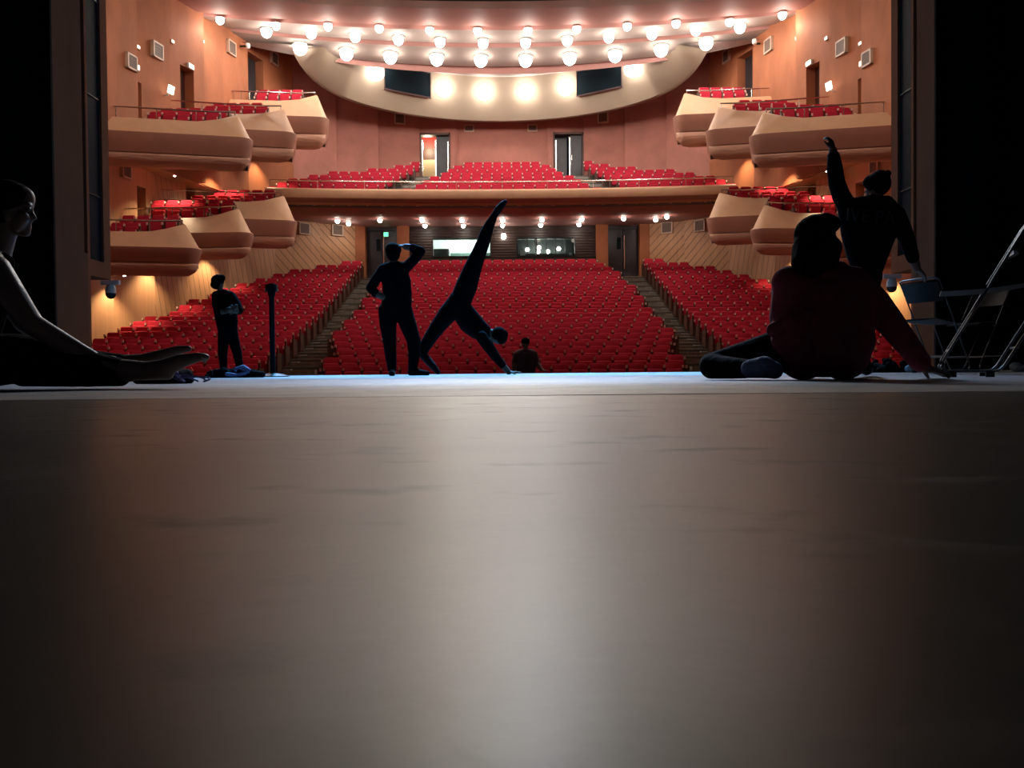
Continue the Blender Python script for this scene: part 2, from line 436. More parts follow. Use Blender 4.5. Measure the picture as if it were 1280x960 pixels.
OUT = [12.3, 11.9, 10.9, 10.1, 9.1, 7.4, 6.1, 5.6]
for i, (d, z) in enumerate(BROWS):
    hw = 4.72 - 0.357 * i; n = int(round(hw * 2 / PITCH))
    add_row([(k - (n - 1) / 2) * PITCH for k in range(n)], d, z, True, True,
            lambda k, n, i=i: 'red seat, %s from the left end, %s of the centre balcony' % (ORD[k], rowname(i)), 'red seats of the balcony', sag)
    xi = 6.25 - 0.243 * i; n = int((min(OUT[i], -wall_x(UPW, d + 0.3) - 0.3) - xi) / PITCH)
    for sx, side in ((-1, 'left'), (1, 'right')):
        if n < 1: continue
        xs_ = [sx * (xi + PITCH * (k + 0.5)) for k in range(n)]
        lab = lambda k, n, i=i, side=side: 'red seat, %s from the aisle, %s of the %s balcony' % (ORD[k], rowname(i), side)
        if sx < 0: add_row(xs_[::-1], d, z, False, True, lambda k, n, f=lab: f(n - 1 - k, n), 'red seats of the balcony', sag)
        else: add_row(xs_, d, z, True, False, lab, 'red seats of the balcony', sag)
# parapet, soffit
px_ = [-10.6 + 21.2 * i / 40 for i in range(41)]
def curve(d, z, xs_=px_): return [(x, d - sag(x), z) for x in xs_]
pb = empty('balcony_parapet'); tag(pb, 'long curved tan parapet along the front of the centre balcony', 'parapet', kind='structure')
MB().grid([curve(BF + 0.3, 7.72), curve(BF + 0.3, 8.40), curve(BF + 0.22, 8.44), curve(BF - 0.3, 8.38), curve(BF - 0.42, 8.32), curve(BF - 0.45, 8.26),
           curve(BF - 0.43, 7.98), curve(BF - 0.40, 7.93)]).build('ledge', 'ledge', pb, True)
MB().grid([curve(BF - 0.40, 7.93), curve(BF - 0.36, 7.90), curve(BF + 0.5, 7.86), curve(BF + 0.55, 7.80)]).build('underside', 'box_face', pb, True)
rl = empty('balcony_railing', (0, 0, 0)); tag(rl, 'thin chrome railing running along the centre balcony front', 'railing')
MB().tube([(x, BF + 0.05 - sag(x), 8.80) for x in px_], 0.030, 6).build('handrail', 'chrome', rl, True)
for i in range(0, 41, 4):
    x = px_[i]; MB().tube([(x, BF + 0.05 - sag(x), 8.41), (x, BF + 0.05 - sag(x), 8.80)], 0.016, 6).build('post', 'chrome', rl)
rebase(rl, (0, BF, 8.41))
sf = empty('ceiling_soffit'); tag(sf, kind='structure', label='red-brown underside of the balcony with small round lamps', cat='ceiling')
wx_ = [-13.0 + 26.0 * i / 40 for i in range(41)]
MB().grid([curve(BF + 0.52, 7.86, wx_), curve(BF + 1.0, 7.55, wx_), curve(BF + 1.6, 7.48, wx_)]).build('soffit_panel', 'box_face', sf, True)
MB().grid([curve(BF + 1.6, 7.48, wx_), curve(BF + 2.4, 7.50, wx_)]).build('soffit_panel', 'soffit', sf, True)
MB().grid([curve(BF + 2.4, 7.50, wx_), [(x, 42.2, 7.52) for x in wx_]]).build('soffit_panel', 'soffit_grey', sf, True)

# ------------------------------------------------------------------ lamps helper
ME_RING = MB().lathe([(0.46, 0.0), (0.54, 0.0), (0.54, 0.10), (0.46, 0.10)], 18).mesh('trim_ring', 'white_paint', True)
ME_LENS = MB().lathe([(0.02, -0.72), (0.20, -0.68), (0.37, -0.55), (0.47, -0.34), (0.5, -0.15), (0.45, 0.04), (0.02, 0.06)], 18).mesh('lens', 'lamp', True)  # deep dome puts the bloom of the lamp into its shape
ME_LENS2 = MB().lathe([(0.02, -0.72), (0.20, -0.68), (0.37, -0.55), (0.47, -0.34), (0.5, -0.15), (0.45, 0.04), (0.02, 0.06)], 18).mesh('lens', 'lamp_soft', True)
def downlight(p, size, energy, color, label, group, drop=0.35, normal=None, lens=None, glow=0.065):
    root = empty('downlight', p)
    root.scale = (size, size, size)
    if normal is not None: root.rotation_euler = Vector(normal).to_track_quat('-Z', 'Y').to_euler()
    link('trim_ring', ME_RING, root); link('lens', lens or ME_LENS, root)
    tag(root, label, 'ceiling lamp', group)
    n = Vector(normal).normalized() if normal is not None else Vector((0, 0, -1))
    if energy:
        point('lamp_light', Vector(p) + n * drop, energy * glow * HOUSE, color, 0.12)        # spill around the fitting
        spot('lamp_light', Vector(p) + n * drop * 0.6, Vector(p) + n * 5, energy * 0.33 * HOUSE, color, 164, 0.35, 0.15)
    return root
WARM = (1.0, 0.83, 0.66)
k = 0
for xx in (-3.95, -2.0, 0.0, 1.95, 3.9):
    for dd, what in ((39.55, 'front'), (41.0, 'rear')):
        downlight((xx, dd - sag(xx), 7.46), 0.22, 26, WARM, '%s lamp of the %s pair from the left under the balcony' % (what, ORD[int(round((xx + 3.95) / 1.96))]), 'lamps under the balcony', 0.3, lens=ME_LENS)
for xx, l in ((-6.0, 'single lamp above the left rear stalls door'), (5.95, 'single lamp above the right rear stalls door'),):
    downlight((xx, 39.6 - sag(xx), 7.46), 0.22, 26, WARM, l, 'lamps under the balcony', 0.3)
for xx, dd, l in ((-8.1, 39.9, 'lamp left of the left rear stalls door, outer'), (-7.7, 40.6, 'lamp left of the left rear stalls door, inner'),
                  (8.0, 39.4, 'lamp right of the right rear stalls door, outer'), (7.6, 40.1, 'lamp right of the right rear stalls door, inner')):
    downlight((xx, dd - sag(xx), 7.46), 0.22, 26, WARM, l, 'lamps under the balcony', 0.3)

# ------------------------------------------------------------------ ceiling
ce = empty('ceiling'); tag(ce, kind='structure', label='stepped curved auditorium ceiling with rows of lamps', cat='ceiling')
NU = 49
def arc(dc, Rr, xmax, z, phimax=None):
    ph = phimax if phimax else math.asin(min(1, xmax / Rr))
    return [(Rr * math.sin(ph * (2 * i / (NU - 1) - 1)), dc - Rr + Rr * math.cos(ph * (2 * i / (NU - 1) - 1)), z) for i in range(NU)]
def flat(d, xmax, z): return [(xmax * (2 * i / (NU - 1) - 1), d, z) for i in range(NU)]
A1 = arc(32.3, 55, 15.0, 14.80); A2 = arc(32.9, 55, 15.0, 14.77); A3 = arc(34.6, 53, 14.8, 14.79)
A3u = arc(34.66, 53, 14.8, 15.15); A4 = arc(35.2, 50, 14.6, 14.87); A5 = arc(37.2, 40, 13.8, 15.12); A5u = arc(37.27, 40, 13.8, 15.5)
A6 = arc(37.62, 38, 13.6, 15.09); A7 = arc(40.0, 24, 12.6, 15.09); A7u = arc(40.1, 24, 12.6, 15.5); A8 = arc(40.5, 20, 12.3, 14.92)
PH = R(72)
def lift(a, f): return [(x, y, z + f(abs(2 * i / (NU - 1) - 1))) for i, (x, y, z) in enumerate(a)]
D1 = lift(arc(43.2, 8.7, 0, 15.75, PH), lambda s: -0.75 * s ** 4); D2 = lift(arc(44.5, 10.0, 0, 13.80, PH), lambda s: 1.15 * s ** 9)
D3 = lift(arc(44.7, 10.2, 0, 13.78, PH), lambda s: 1.15 * s ** 9); D4 = arc(44.9, 10.4, 0, 16.6, PH)
def band(name, rows, mat): return MB().grid(rows).build(name, mat, ce, True)
band('ceiling_panel', [flat(13.4, 15.0, 15.2), flat(22, 15.0, 15.2), arc(31.5, 55, 15.0, 15.02)], 'ceiling_beige')
band('lighting_slot', [arc(31.5, 55, 15.0, 15.02), arc(31.9, 55, 15.0, 15.6), A1], 'slot_black')
band('ceiling_panel', [A1, A2], 'ceiling_beige'); band('ceiling_panel', [A2, A3], 'ceiling_brown')
band('cove', [A3, A3u, A4], 'ceiling_brown'); band('ceiling_panel', [A4, A5], 'ceiling_beige')
band('cove', [A5, A5u, A6], 'ceiling_brown'); band('ceiling_panel', [A6, A7], 'ceiling_beige')
band('cove', [A7, A7u, A8], 'ceiling_brown'); band('ceiling_panel', [A8, D1], 'ceiling_beige')
band('drum_panel', [D1, D2, D3], 'ceiling_drum'); band('drum_back', [D3, D4], 'ceiling_brown')
band('ceiling_panel', [flat(28, 16, 16.7), flat(47, 16, 16.7)], 'ceiling_beige')

LAMPW = (1.0, 0.90, 0.79)
rows_ = [
 ('first', 14.72, 0.34, 300, [(275, 23), (345, 30), (410, 31), (474, 33.6), (537, 36), (597, 37), (660, 36.5), (721, 34.5), (784, 31), (845, 27.5), (912, 25.5), (978, 17)]),
 ('second', 14.93, 0.46, 420, [(333, 37.5), (389, 39), (444, 43.4), (498, 47), (550, 50), (604, 51.5), (657, 51), (709, 48), (761, 44), (815, 40), (870, 35), (925, 32)]),
 ('third', 15.02, 0.62, 680, [(375, 56.6), (433, 63.5), (488, 68), (546, 70.5), (601, 72), (657, 72), (712, 69.5), (769, 66), (826.4, 59), (882.7, 50.4)])]
for nm, z, size, en, pts in rows_:
    for k, (a, b) in enumerate(pts):
        p = PZ(a, b, z)
        downlight(p, size, en, LAMPW, '%s lamp from the left in the %s row of the ceiling' % (ORD[k], nm), 'ceiling lamps', 0.32)
for k in range(7):                             # the house lamps go on towards the stage, above the frame
    downlight(Vector((-10.2 + 3.4 * k, 25.0 - abs(k - 3) * 0.35, 15.0)), 0.36, 950, LAMPW, '%s lamp from the left in the ceiling row nearest the stage' % ORD[k], 'ceiling lamps', 0.32)
def drum_point(px, frac):                      # point on the drum face at a pixel column, frac down the face
    v = ray(px, 110); s = v.x / v.y; rr = 8.7 + 1.3 * frac; c = 34.5
    a = s * s + 1; b = -2 * c; cc = c * c - rr * rr
    d = (-b + math.sqrt(b * b - 4 * a * cc)) / (2 * a)
    x = s * d; nrm = Vector((-x / rr, -(d - c) / rr, 0))
    return Vector((x, d, 15.75 - 1.95 * frac)), nrm
for k, (a, fr) in enumerate([(468, 0.27), (554, 0.33), (605, 0.34), (657, 0.34), (708, 0.33), (793, 0.27)]):
    p, n = drum_point(a, fr)
    nn = (n + Vector((0, 0, -0.66))).normalized()
    downlight(p + nn * 0.05, 0.80, 1150, LAMPW, '%s lamp from the left on the lowest curved ceiling face' % ORD[k], 'ceiling lamps', 0.45, nn, glow=0.015)
for k, (a, b) in enumerate([(480, 537), (722, 778)]):
    (pa, na), (pb_, nb_) = drum_point(a, 0.02), drum_point(b, 0.02)
    (qa, _), (qb, _2) = drum_point(a, 0.56), drum_point(b, 0.56)
    n = ((na + nb_) / 2 + Vector((0, 0, -0.66))).normalized()
    o = 0.10
    c = [pa + n * o, pb_ + n * o, qb + n * o, qa + n * o]
    root = empty('window_%d' % (k + 1)); tag(root, kind='structure', label=('left' if k == 0 else 'right') + ' dark projection window in the curved ceiling face', cat='window')
    mb = MB(); bk = [v - n * 0.3 for v in c]
    mb.add(c + bk, [(0, 1, 2, 3), (0, 4, 5, 1), (1, 5, 6, 2), (2, 6, 7, 3), (3, 7, 4, 0)]); mb.build('pane', 'slot_glass', root)
    mb = MB(); mb.tube(c, 0.05, 4, closed=True); mb.build('window_frame', 'ceiling_recess', root)
# ------------------------------------------------------------------ auditorium walls
def V2(a): return Vector((a[0], a[1]))
def hit(poly, px):
    s = (px - 630) / 1000.0
    for (x0, d0), (x1, d1) in zip(poly, poly[1:]):
        f0, f1 = x0 - s * d0, x1 - s * d1
        if f0 * f1 <= 0:
            t = f0 / (f0 - f1); return x0 + (x1 - x0) * t, d0 + (d1 - d0) * t, (x1 - x0, d1 - d0), t
    return None
DOORN = [3]
SAW_UP, SAW_LO = 0.30, 0.14
def build_wall(poly, z0, z1, doors, mats, parent, sx, saw, pname='wall_panel'):
    for i, (a, b) in enumerate(zip(poly, poly[1:])):
        a, b = V2(a), V2(b); t = (b - a).normalized(); n = Vector((t.y, -t.x))      # n points into the room (left wall)
        L = (b - a).length; b2 = b + n * saw
        def seg(t0, t1, za, zb, th=0.55, mb=None):
            p, q = a + (b2 - a) * t0, a + (b2 - a) * t1
            pl = [p, q, q - n * th, p - n * th]
            return (mb or MB()).prism([(sx * v.x, v.y) for v in pl], za, zb)
        mine = []
        for (pa, pb, zf, zt, leaf) in doors:
            h0, h1 = hit(poly, pa), hit(poly, pb)
            t0 = (Vector(h0[:2]) - a).dot(t) / L; t1 = (Vector(h1[:2]) - a).dot(t) / L
            if 0 <= (t0 + t1) / 2 < 1: mine.append((max(0.0, t0), min(1, t1), zf, zt, leaf))
        m = mats[i] if isinstance(mats, (list, tuple)) else mats
        if not mine:
            seg(0, 1, z0, z1).build(pname, m, parent)
        else:
            mb = MB(); cur = 0.0
            for (t0, t1, zf, zt, leaf) in mine:
                if t0 > cur: seg(cur, t0, z0, z1, mb=mb)
                seg(t0, t1, zt, z1, mb=mb)
                if zf > z0: seg(t0, t1, z0, zf, mb=mb)
                cur = t1
            if cur < 1: seg(cur, 1, z0, z1, mb=mb)
            mb.build(pname, m, parent)
            for (t0, t1, zf, zt, leaf) in mine:
                rt = empty('door_%d' % DOORN[0]); DOORN[0] += 1
                tag(rt, kind='structure', label='dark recessed doorway in the %s side wall' % ('left' if sx > 0 else 'right'), cat='door')
                p, q = a + (b2 - a) * t0 - n * 0.42, a + (b2 - a) * t1 - n * 0.42
                pl = [p, q, q - n * 0.08, p - n * 0.08]
                MB().prism([(sx * v.x, v.y) for v in pl], zf, zt).build('door_leaf', leaf, rt)
                pm = p + (q - p) * 0.55 + n * 0.03
                MB().tube([(sx * pm.x, pm.y, zf + 0.6), (sx * pm.x, pm.y, zf + 1.9)], 0.03, 6).build('door_handle', 'chrome', rt)

UPDOORS = [(172.5, 183, 8.3, 10.75, 'door_brown'), (230, 244, 9.6, 12.3, 'door_brown'), (316, 333, 11.4, 14.9, 'door_dark')]
LODOORS = [(175, 185, 4.4, 7.15, 'door_brown'), (235, 248, 5.3, 8.0, 'door_brown')]
SIDES = ((1, 'left'), (-1, 'right'))
LOWM = ['plaster', 'wall_wood', 'wall_wood', 'wall_wood_grooved', 'wall_wood_grooved', 'wall_wood_grooved', 'wall_wood_diagonal', 'wall_wood_diagonal']
for sx, side in SIDES:
    wl = empty('wall_' + side); tag(wl, kind='structure', label='orange panelled %s side wall of the auditorium' % side, cat='wall')
    build_wall([(-7.6, 13.3)] + UPW[:], 7.9, 16.7, UPDOORS, ['plaster'] * 7 + ['plaster_back'] * 3, wl, sx, SAW_UP)
    build_wall([(-7.6, 13.3)] + LOW, -2.5, 7.9, LODOORS, ['plaster'] + LOWM, wl, sx, SAW_LO)

    pl = [(sx * x, d) for x, d in [(-7.6, 13.3)] + UPW] + [(sx * -4.75, 47.0), (sx * -16.0, 47.0), (sx * -16.0, 13.3)]
    MB().prism(pl if sx < 0 else pl[::-1], 7.86, 8.0).build('wall_ledge', 'wall_wood', wl)
# rear wall behind the balcony
wb = empty('wall_back'); tag(wb, kind='structure', label='reddish plaster rear wall behind the balcony', cat='wall')
zb_floor = BROWS[7][1]
for sx in (-1, 1):
    a, b = sorted((sx * 4.85, sx * 2.6))
    d0, d1 = sorted((sx * 4.62, sx * 2.92))
    MB().box(a, d0, 45.5, 46.1, 7.9, 16.7).box(d1, b, 45.5, 46.1, 7.9, 16.7).box(d0, d1, 45.5, 46.1, 13.45, 16.7).box(d0, d1, 45.5, 46.1, 7.9, zb_floor).build('wall_panel', 'plaster_back', wb)
MB().box(-2.6, 2.6, 45.72, 46.1, 7.9, 16.7).build('wall_panel', 'plaster_back', wb)
MB().box(-2.62, -2.5, 45.60, 45.72, 7.9, 16.7).build('wall_rib', 'plaster_back', wb)
MB().box(2.5, 2.62, 45.60, 45.72, 7.9, 16.7).build('wall_rib', 'plaster_back', wb)
for sx, nm in ((-1, 'door_1'), (1, 'door_2')):
    rt = empty(nm); tag(rt, kind='structure', label='%s double doorway at the back of the balcony' % ('left' if sx < 0 else 'right'), cat='door')
    x0, x1 = (-4.62, -2.92) if sx < 0 else (2.92, 4.62)
    zt = 13.45
    MB().box(x0 - 0.02, x0 + 0.07, 45.44, 45.9, zb_floor, zt).box(x1 - 0.07, x1 + 0.02, 45.44, 45.9, zb_floor, zt).box(x0, x1, 45.44, 45.9, zt - 0.12, zt).build('door_frame', 'door_brown', rt)
    xm = (x0 + x1) / 2
    if sx < 0:
        MB().box(xm + 0.05, x1 - 0.08, 45.7, 45.78, zb_floor, zt - 0.12).build('door_leaf', 'door_dark', rt)
        MB().box(xm - 0.02, xm + 0.06, 45.62, 45.80, zb_floor, zt - 0.35).build('door_edge', 'chrome', rt)
        MB().box(x0 + 0.09, x0 + 0.15, 45.62, 45.8, zb_floor, zt - 0.35).box(x1 - 0.16, x1 - 0.10, 45.60, 45.7, zb_floor, zt - 0.45).build('door_edge', 'chrome', rt)
        MB().box(x0 - 1, x1 + 1, 47.6, 47.7, zb_floor - 0.5, 12.5).build('foyer_wall', 'foyer_cream', rt)
        MB().box(x0 - 1, x1 + 1, 47.6, 47.7, 12.5, 13.2).build('foyer_band', 'door_brown', rt)
        MB().box(x0 - 1, x1 + 1, 47.6, 47.7, 13.2, 15).build('foyer_fascia', 'foyer_red', rt)
        point('foyer_light', (x0 + 0.3, 46.9, 13.1), 60, (1, 0.86, 0.6), 0.2)
    else:
        MB().box(x0 + 0.08, xm - 0.05, 46.0, 46.08, zb_floor, zt - 0.12).build('door_leaf', 'door_dark', rt)
        MB().box(xm + 0.12, x1 - 0.08, 45.66, 45.74, zb_floor, zt - 0.12).build('door_leaf', 'door_dark', rt)
        MB().box(x0 + 0.12, x0 + 0.19, 45.62, 45.8, zb_floor, zt - 0.4).box(xm + 0.04, xm + 0.12, 45.60, 45.8, zb_floor, zt - 0.25).build('door_edge', 'chrome', rt)
        MB().tube([(xm + 0.2, 45.60, zb_floor + 1.2), (xm + 0.2, 45.60, zb_floor + 1.5)], 0.03, 6).build('door_handle', 'chrome', rt)

# rear wall of the stalls, under the balcony, with two control room windows
ws = empty('wall_stalls_back'); tag(ws, kind='structure', label='dark slatted rear wall of the stalls with two control room windows', cat='wall')
WZ0, WZ1 = 5.98, 6.88
WIN = [(-3.62, -0.66), (0.78, 3.76)]
YB = 41.8
f0 = ROWS[19][1]
mb = MB().box(-4.85, 4.85, YB, YB + 0.3, f0, WZ0).box(-4.85, 4.85, YB, YB + 0.3, WZ1, 7.7)
for a, b in ((-4.85, WIN[0][0]), (WIN[0][1], WIN[1][0]), (WIN[1][1], 4.85)): mb.box(a, b, YB, YB + 0.3, WZ0, WZ1)
mb.build('wall_core', 'slat_dark', ws)
mb = MB(); z = f0 + 1.1
while z < 7.45:
    for a, b in ((-4.85, 4.85),) if (z + 0.1 < WZ0 - 0.06 or z > WZ1 + 0.04) else ((-4.85, WIN[0][0] - 0.06), (WIN[0][1] + 0.06, WIN[1][0] - 0.06), (WIN[1][1] + 0.06, 4.85)):
        mb.box(a, b, YB - 0.05, YB, z, z + 0.095)
    z += 0.14
o = mb.build('slat_cladding', 'slat_dark', ws); o['kind'] = 'stuff'
for sx in (-1, 1):
    a, b = sorted((sx * 4.85, sx * 5.45)); MB().box(a, b, YB - 0.35, YB + 0.3, f0, 7.7).build('pilaster', 'plaster', ws)
    a, b = sorted((sx * 7.1, sx * 7.6)); MB().box(a, b, YB - 0.35, YB + 0.3, f0, 7.7).build('pilaster', 'plaster', ws)
    a, b = sorted((sx * 5.45, sx * 7.1)); MB().box(a, b, YB, YB + 0.3, 7.32, 7.7).build('lintel', 'door_dark', ws)
    rt = empty('door_%d' % DOORN[0]); DOORN[0] += 1
    tag(rt, kind='structure', label='dark %s door at the top of the stalls aisle' % ('left' if sx < 0 else 'right'), cat='door')
    xm = (a + b) / 2
    MB().box(a + 0.03, xm - 0.02, YB + 0.1, YB + 0.17, f0, 7.32).build('door_leaf', 'door_dark', rt)
    MB().box(xm + 0.02, b - 0.03, YB + 0.1, YB + 0.17, f0, 7.32).build('door_leaf', 'door_dark', rt)
    MB().box(xm + 0.05, xm + 0.10, YB + 0.03, YB + 0.1, f0 + 0.6, 7.0).build('door_edge', 'chrome', rt)
    MB().box(xm - 0.30, xm - 0.1, YB + 0.05, YB + 0.1, 6.3, 6.9).build('door_glass', 'slot_glass', rt)
for k, (a, b) in enumerate(WIN):
    rt = empty('window_%d' % (k + 3)); tag(rt, kind='structure', label='%s lit control room window under the balcony' % ('left' if k == 0 else 'right'), cat='window')
    n = 4 if k == 0 else 6
    fr = MB().box(a - 0.06, b + 0.06, YB - 0.06, YB + 0.1, WZ0 - 0.07, WZ0).box(a - 0.06, b + 0.06, YB - 0.06, YB + 0.1, WZ1, WZ1 + 0.07)
    fr.box(a - 0.06, a, YB - 0.06, YB + 0.1, WZ0, WZ1).box(b, b + 0.06, YB - 0.06, YB + 0.1, WZ0, WZ1).build('window_frame', 'dark_metal', rt)
    for j in range(n):
        xa, xb = a + (b - a) * j / n, a + (b - a) * (j + 1) / n
        MB().box(xa + 0.02, xb - 0.02, YB + 0.06, YB + 0.07, WZ0, WZ1).build('pane', 'glass', rt)
        if j and k == 1: MB().box(xa - 0.02, xa + 0.02, YB + 0.03, YB + 0.1, WZ0, WZ1).build('mullion', 'dark_metal', rt)
    # the room behind
    rm = empty('control_room'); tag(rm, kind='structure', label='%s control room seen through its window' % ('left' if k == 0 else 'right'), cat='room')
    xa, xb = a - 0.3, b + 0.3
    bw = 'booth_white' if k == 0 else 'booth_green'
    MB().box(xa, xb, YB + 3.4, YB + 3.5, 4.6, 7.4).build('back_wall', 'booth_white' if k == 0 else 'booth_dark', rm)
    MB().box(xa, xb, YB + 0.31, YB + 3.4, 7.36, 7.44).build('room_ceiling', 'booth_white', rm)
    MB().box(xa - 0.08, xa, YB + 0.31, YB + 3.4, 4.6, 7.4).box(xb, xb + 0.08, YB + 0.31, YB + 3.4, 4.6, 7.4).build('side_wall', bw, rm)
    MB().box(xa, xb, YB + 0.31, YB + 3.4, 4.5, 4.6).build('room_floor', 'booth_dark', rm)
    if k == 0:
        MB().box(xa + 0.05, a + 0.72, YB + 1.2, YB + 2.0, 4.6, 6.55).build('equipment_rack', 'booth_dark', rm)
        MB().box(a + 0.72, xb, YB + 2.6, YB + 3.3, 4.6, 6.52).build('equipment_bank', 'booth_green', rm)
        point('control_room_light', ((a + b) / 2, YB + 1.8, 7.15), 130, (0.95, 1.0, 0.93), 0.15)
    else:
        for q, (lx, lz) in enumerate(((0.6, 6.75), (1.25, 6.85), (1.2, 6.62), (1.75, 6.63), (2.35, 6.78))):
            MB().lathe([(0.02, 0), (0.11, 0.0), (0.11, 0.07), (0.02, 0.08)], 10, mat=Matrix.Translation((a + lx, YB + 3.1, lz)) @ Matrix.Rotation(R(90), 4, 'X')).build('room_lamp', 'lamp_soft', rm)
        MB().box(a + 0.93, a + 1.02, YB + 0.5, YB + 0.6, 5.6, 7.3).build('white_post', 'booth_white', rm)
        MB().box(xa + 0.2, xb - 0.1, YB + 1.0, YB + 1.7, 4.6, 6.22).build('mixing_desk', 'booth_dark', rm)
        MB().box(a + 0.15, a + 0.42, YB + 0.9, YB + 0.95, 6.05, 6.4).build('monitor', 'white_paint', rm)
        MB().box(a + 2.75, a + 2.92, YB + 0.9, YB + 0.95, 6.05, 6.25).build('monitor', 'white_paint', rm)
        point('control_room_light', ((a + b) / 2, YB + 1.6, 7.2), 22, (1.0, 0.95, 0.8), 0.15)
bl = empty('bulkhead_lamp', (0.05, YB - 0.20, 6.98)); tag(bl, 'small white bulkhead lamp between the two control room windows', 'lamp')
MB().lathe([(0.02, -0.17), (0.10, -0.13), (0.12, 0.0), (0.09, 0.10), (0.02, 0.12)], 12).build('globe', 'lamp_soft', bl, True)
MB().lathe([(0.02, 0.12), (0.05, 0.13), (0.05, 0.2), (0.02, 0.21)], 10).build('stem', 'dark_metal', bl, True)
def sign(px, py, poly_d, zoff, mat, label, size=(0.34, 0.17), yaw=0.0):
    p = P(px, py, poly_d); rt = empty('exit_sign', p, yaw); tag(rt, label, 'sign')
    MB().box(-size[0] / 2, size[0] / 2, 0.0, 0.06, -size[1] / 2, size[1] / 2).build('case', 'white_paint', rt)
    MB().box(-size[0] / 2 + 0.02, size[0] / 2 - 0.02, -0.012, 0.0, -size[1] / 2 + 0.02, size[1] / 2 - 0.02).build('face', mat, rt)
sign(482.5, 293, 41.72, 0, 'exit_green', 'small green exit sign over the left rear stalls door', (0.26, 0.24))

# ------------------------------------------------------------------ wall fittings on the side walls
def on_wall(poly, px, py, sx):
    h = hit(poly, px); t = Vector(h[2]).normalized(); n = Vector((t.y, -t.x))
    z = PZ_d(px, py, h[1])
    o = (SAW_UP if poly is UPW else SAW_LO) * h[3] + 0.03
    p = Vector((h[0] + n.x * o, h[1] + n.y * o, z))
    yaw = math.atan2(t.y, t.x)
    return Vector((sx * p.x, p.y, p.z)), yaw if sx > 0 else -yaw
def PZ_d(px, py, d): return CAM.z + (461.6 - py) / 1000.0 * d
def grille(poly, px, py, size, sx, label):
    p, yaw = on_wall(poly, px, py, sx)
    rt = empty('air_vent', p, yaw); tag(rt, label, 'vent', 'square wall vents')
    h = size / 2; y0 = -0.05 if sx > 0 else -0.05
    f = MB()
    for a in ((-h, h, h - 0.06, h), (-h, h, -h, -h + 0.06), (-h, -h + 0.06, -h, h), (h - 0.06, h, -h, h)): f.box(a[0], a[1], -0.07, 0.07, a[2], a[3])
    f.build('frame', 'vent_frame', rt)
    MB().box(-h + 0.06, h - 0.06, -0.05, 0.05, -h + 0.06, h - 0.06).build('backing', 'vent', rt)
    for j in range(5):
        zz = -h + 0.06 + (2 * h - 0.12) * (j + 0.5) / 5
        MB().box(-h + 0.06, h - 0.06, -0.062, 0.062, zz - 0.02, zz + 0.02).build('slat', 'vent', rt)
for sx, side in SIDES:
    for px, py, s, l in ((164, 79, 0.55, 'square vent nearest the stage high on the %s wall'), (199, 65, 0.60, 'square vent between the first two doors high on the %s wall'),
                         (291, 62, 0.62, 'square vent beside the security camera high on the %s wall'), (344.5, 75, 0.62, 'square vent above the last upper doorway on the %s wall')):
        grille(UPW, px, py, s, sx, l % side)
    grille(LOW, 162, 212, 0.55, sx, 'square vent beside the lower box doorway on the %s wall' % side)
    grille(LOW, 424, 287, 0.60, sx, 'square vent under the balcony at the %s end of the rear wall' % side)
    grille(LOW, 382, 285, 0.60, sx, 'square vent next to the last lower box on the %s wall' % side)
    for px, py, l in ((178.5, 60, 'small white wall light nearest the stage on the %s wall'), (221, 53.5, 'small white wall light between vents on the %s wall'), (259, 53, 'small white wall light left of the camera on the %s wall' if sx > 0 else 'small white wall light right of the camera on the %s wall')):
        p, yaw = on_wall(UPW, px, py, sx); rt = empty('wall_light', p, yaw); tag(rt, l % side, 'wall light')
        MB().box(-0.10, 0.10, -0.06, 0.06, -0.07, 0.07).build('case', 'vent_frame', rt)
        MB().box(-0.07, 0.07, -0.075, 0.075, -0.045, 0.045).build('lens', 'exit_white', rt)
    for px, py, m, l in ((176.5, 84, 'exit_white', 'lit pale exit sign above the first upper doorway on the %s wall'), (240, 84.5, 'exit_white', 'lit pale exit sign above the second upper doorway on the %s wall')):
        p, yaw = on_wall(UPW, px, py, sx); rt = empty('exit_sign', p, yaw); tag(rt, l % side, 'sign')
        MB().box(-0.18, 0.18, -0.05, 0.05, -0.10, 0.10).build('case', 'white_paint', rt)
        MB().box(-0.16, 0.16, -0.065, 0.065, -0.08, 0.08).build('face', m, rt)
    p, yaw = on_wall(LOW, 178, 204, sx); rt = empty('exit_sign', p, yaw); tag(rt, 'small green exit sign over the lower box doorway on the %s wall' % side, 'sign')
    MB().box(-0.17, 0.17, -0.05, 0.05, -0.09, 0.09).build('case', 'white_paint', rt)
    MB().box(-0.15, 0.15, -0.062, 0.062, -0.07, 0.07).build('face', 'exit_green', rt)
    # monitor on a bracket between the first two upper doors
    p, yaw = on_wall(UPW, 205.5, 112, sx); rt = empty('wall_monitor', p, yaw); tag(rt, 'small pale tilted monitor on a bracket on the %s wall' % side, 'monitor')
    T = Matrix.Rotation(R(12), 4, 'X')
    MB().box(-0.16, 0.16, -0.32, -0.26, -0.14, 0.16, mat=T).build('screen', 'exit_white', rt)
    MB().tube([(0, 0, -0.25), (0, -0.16, -0.22), (0, -0.27, -0.05)], 0.03, 6).build('bracket', 'white_paint', rt)
    # security camera on its bracket
    p, yaw = on_wall(UPW, 300.5, 60, sx); rt = empty('security_camera', p, yaw); tag(rt, 'small camera on a bracket high on the %s wall by a vent' % side, 'camera')
    MB().tube([(0, 0, 0), (0.0, -0.3, -0.02)], 0.04, 6).build('bracket', 'dark_metal', rt)
    MB().lathe([(0.02, -0.14), (0.10, -0.10), (0.12, 0.0), (0.10, 0.1), (0.02, 0.12)], 10, mat=Matrix.Translation((0.1, -0.32, 0.03))).build('lens_housing', 'white_paint', rt, True)
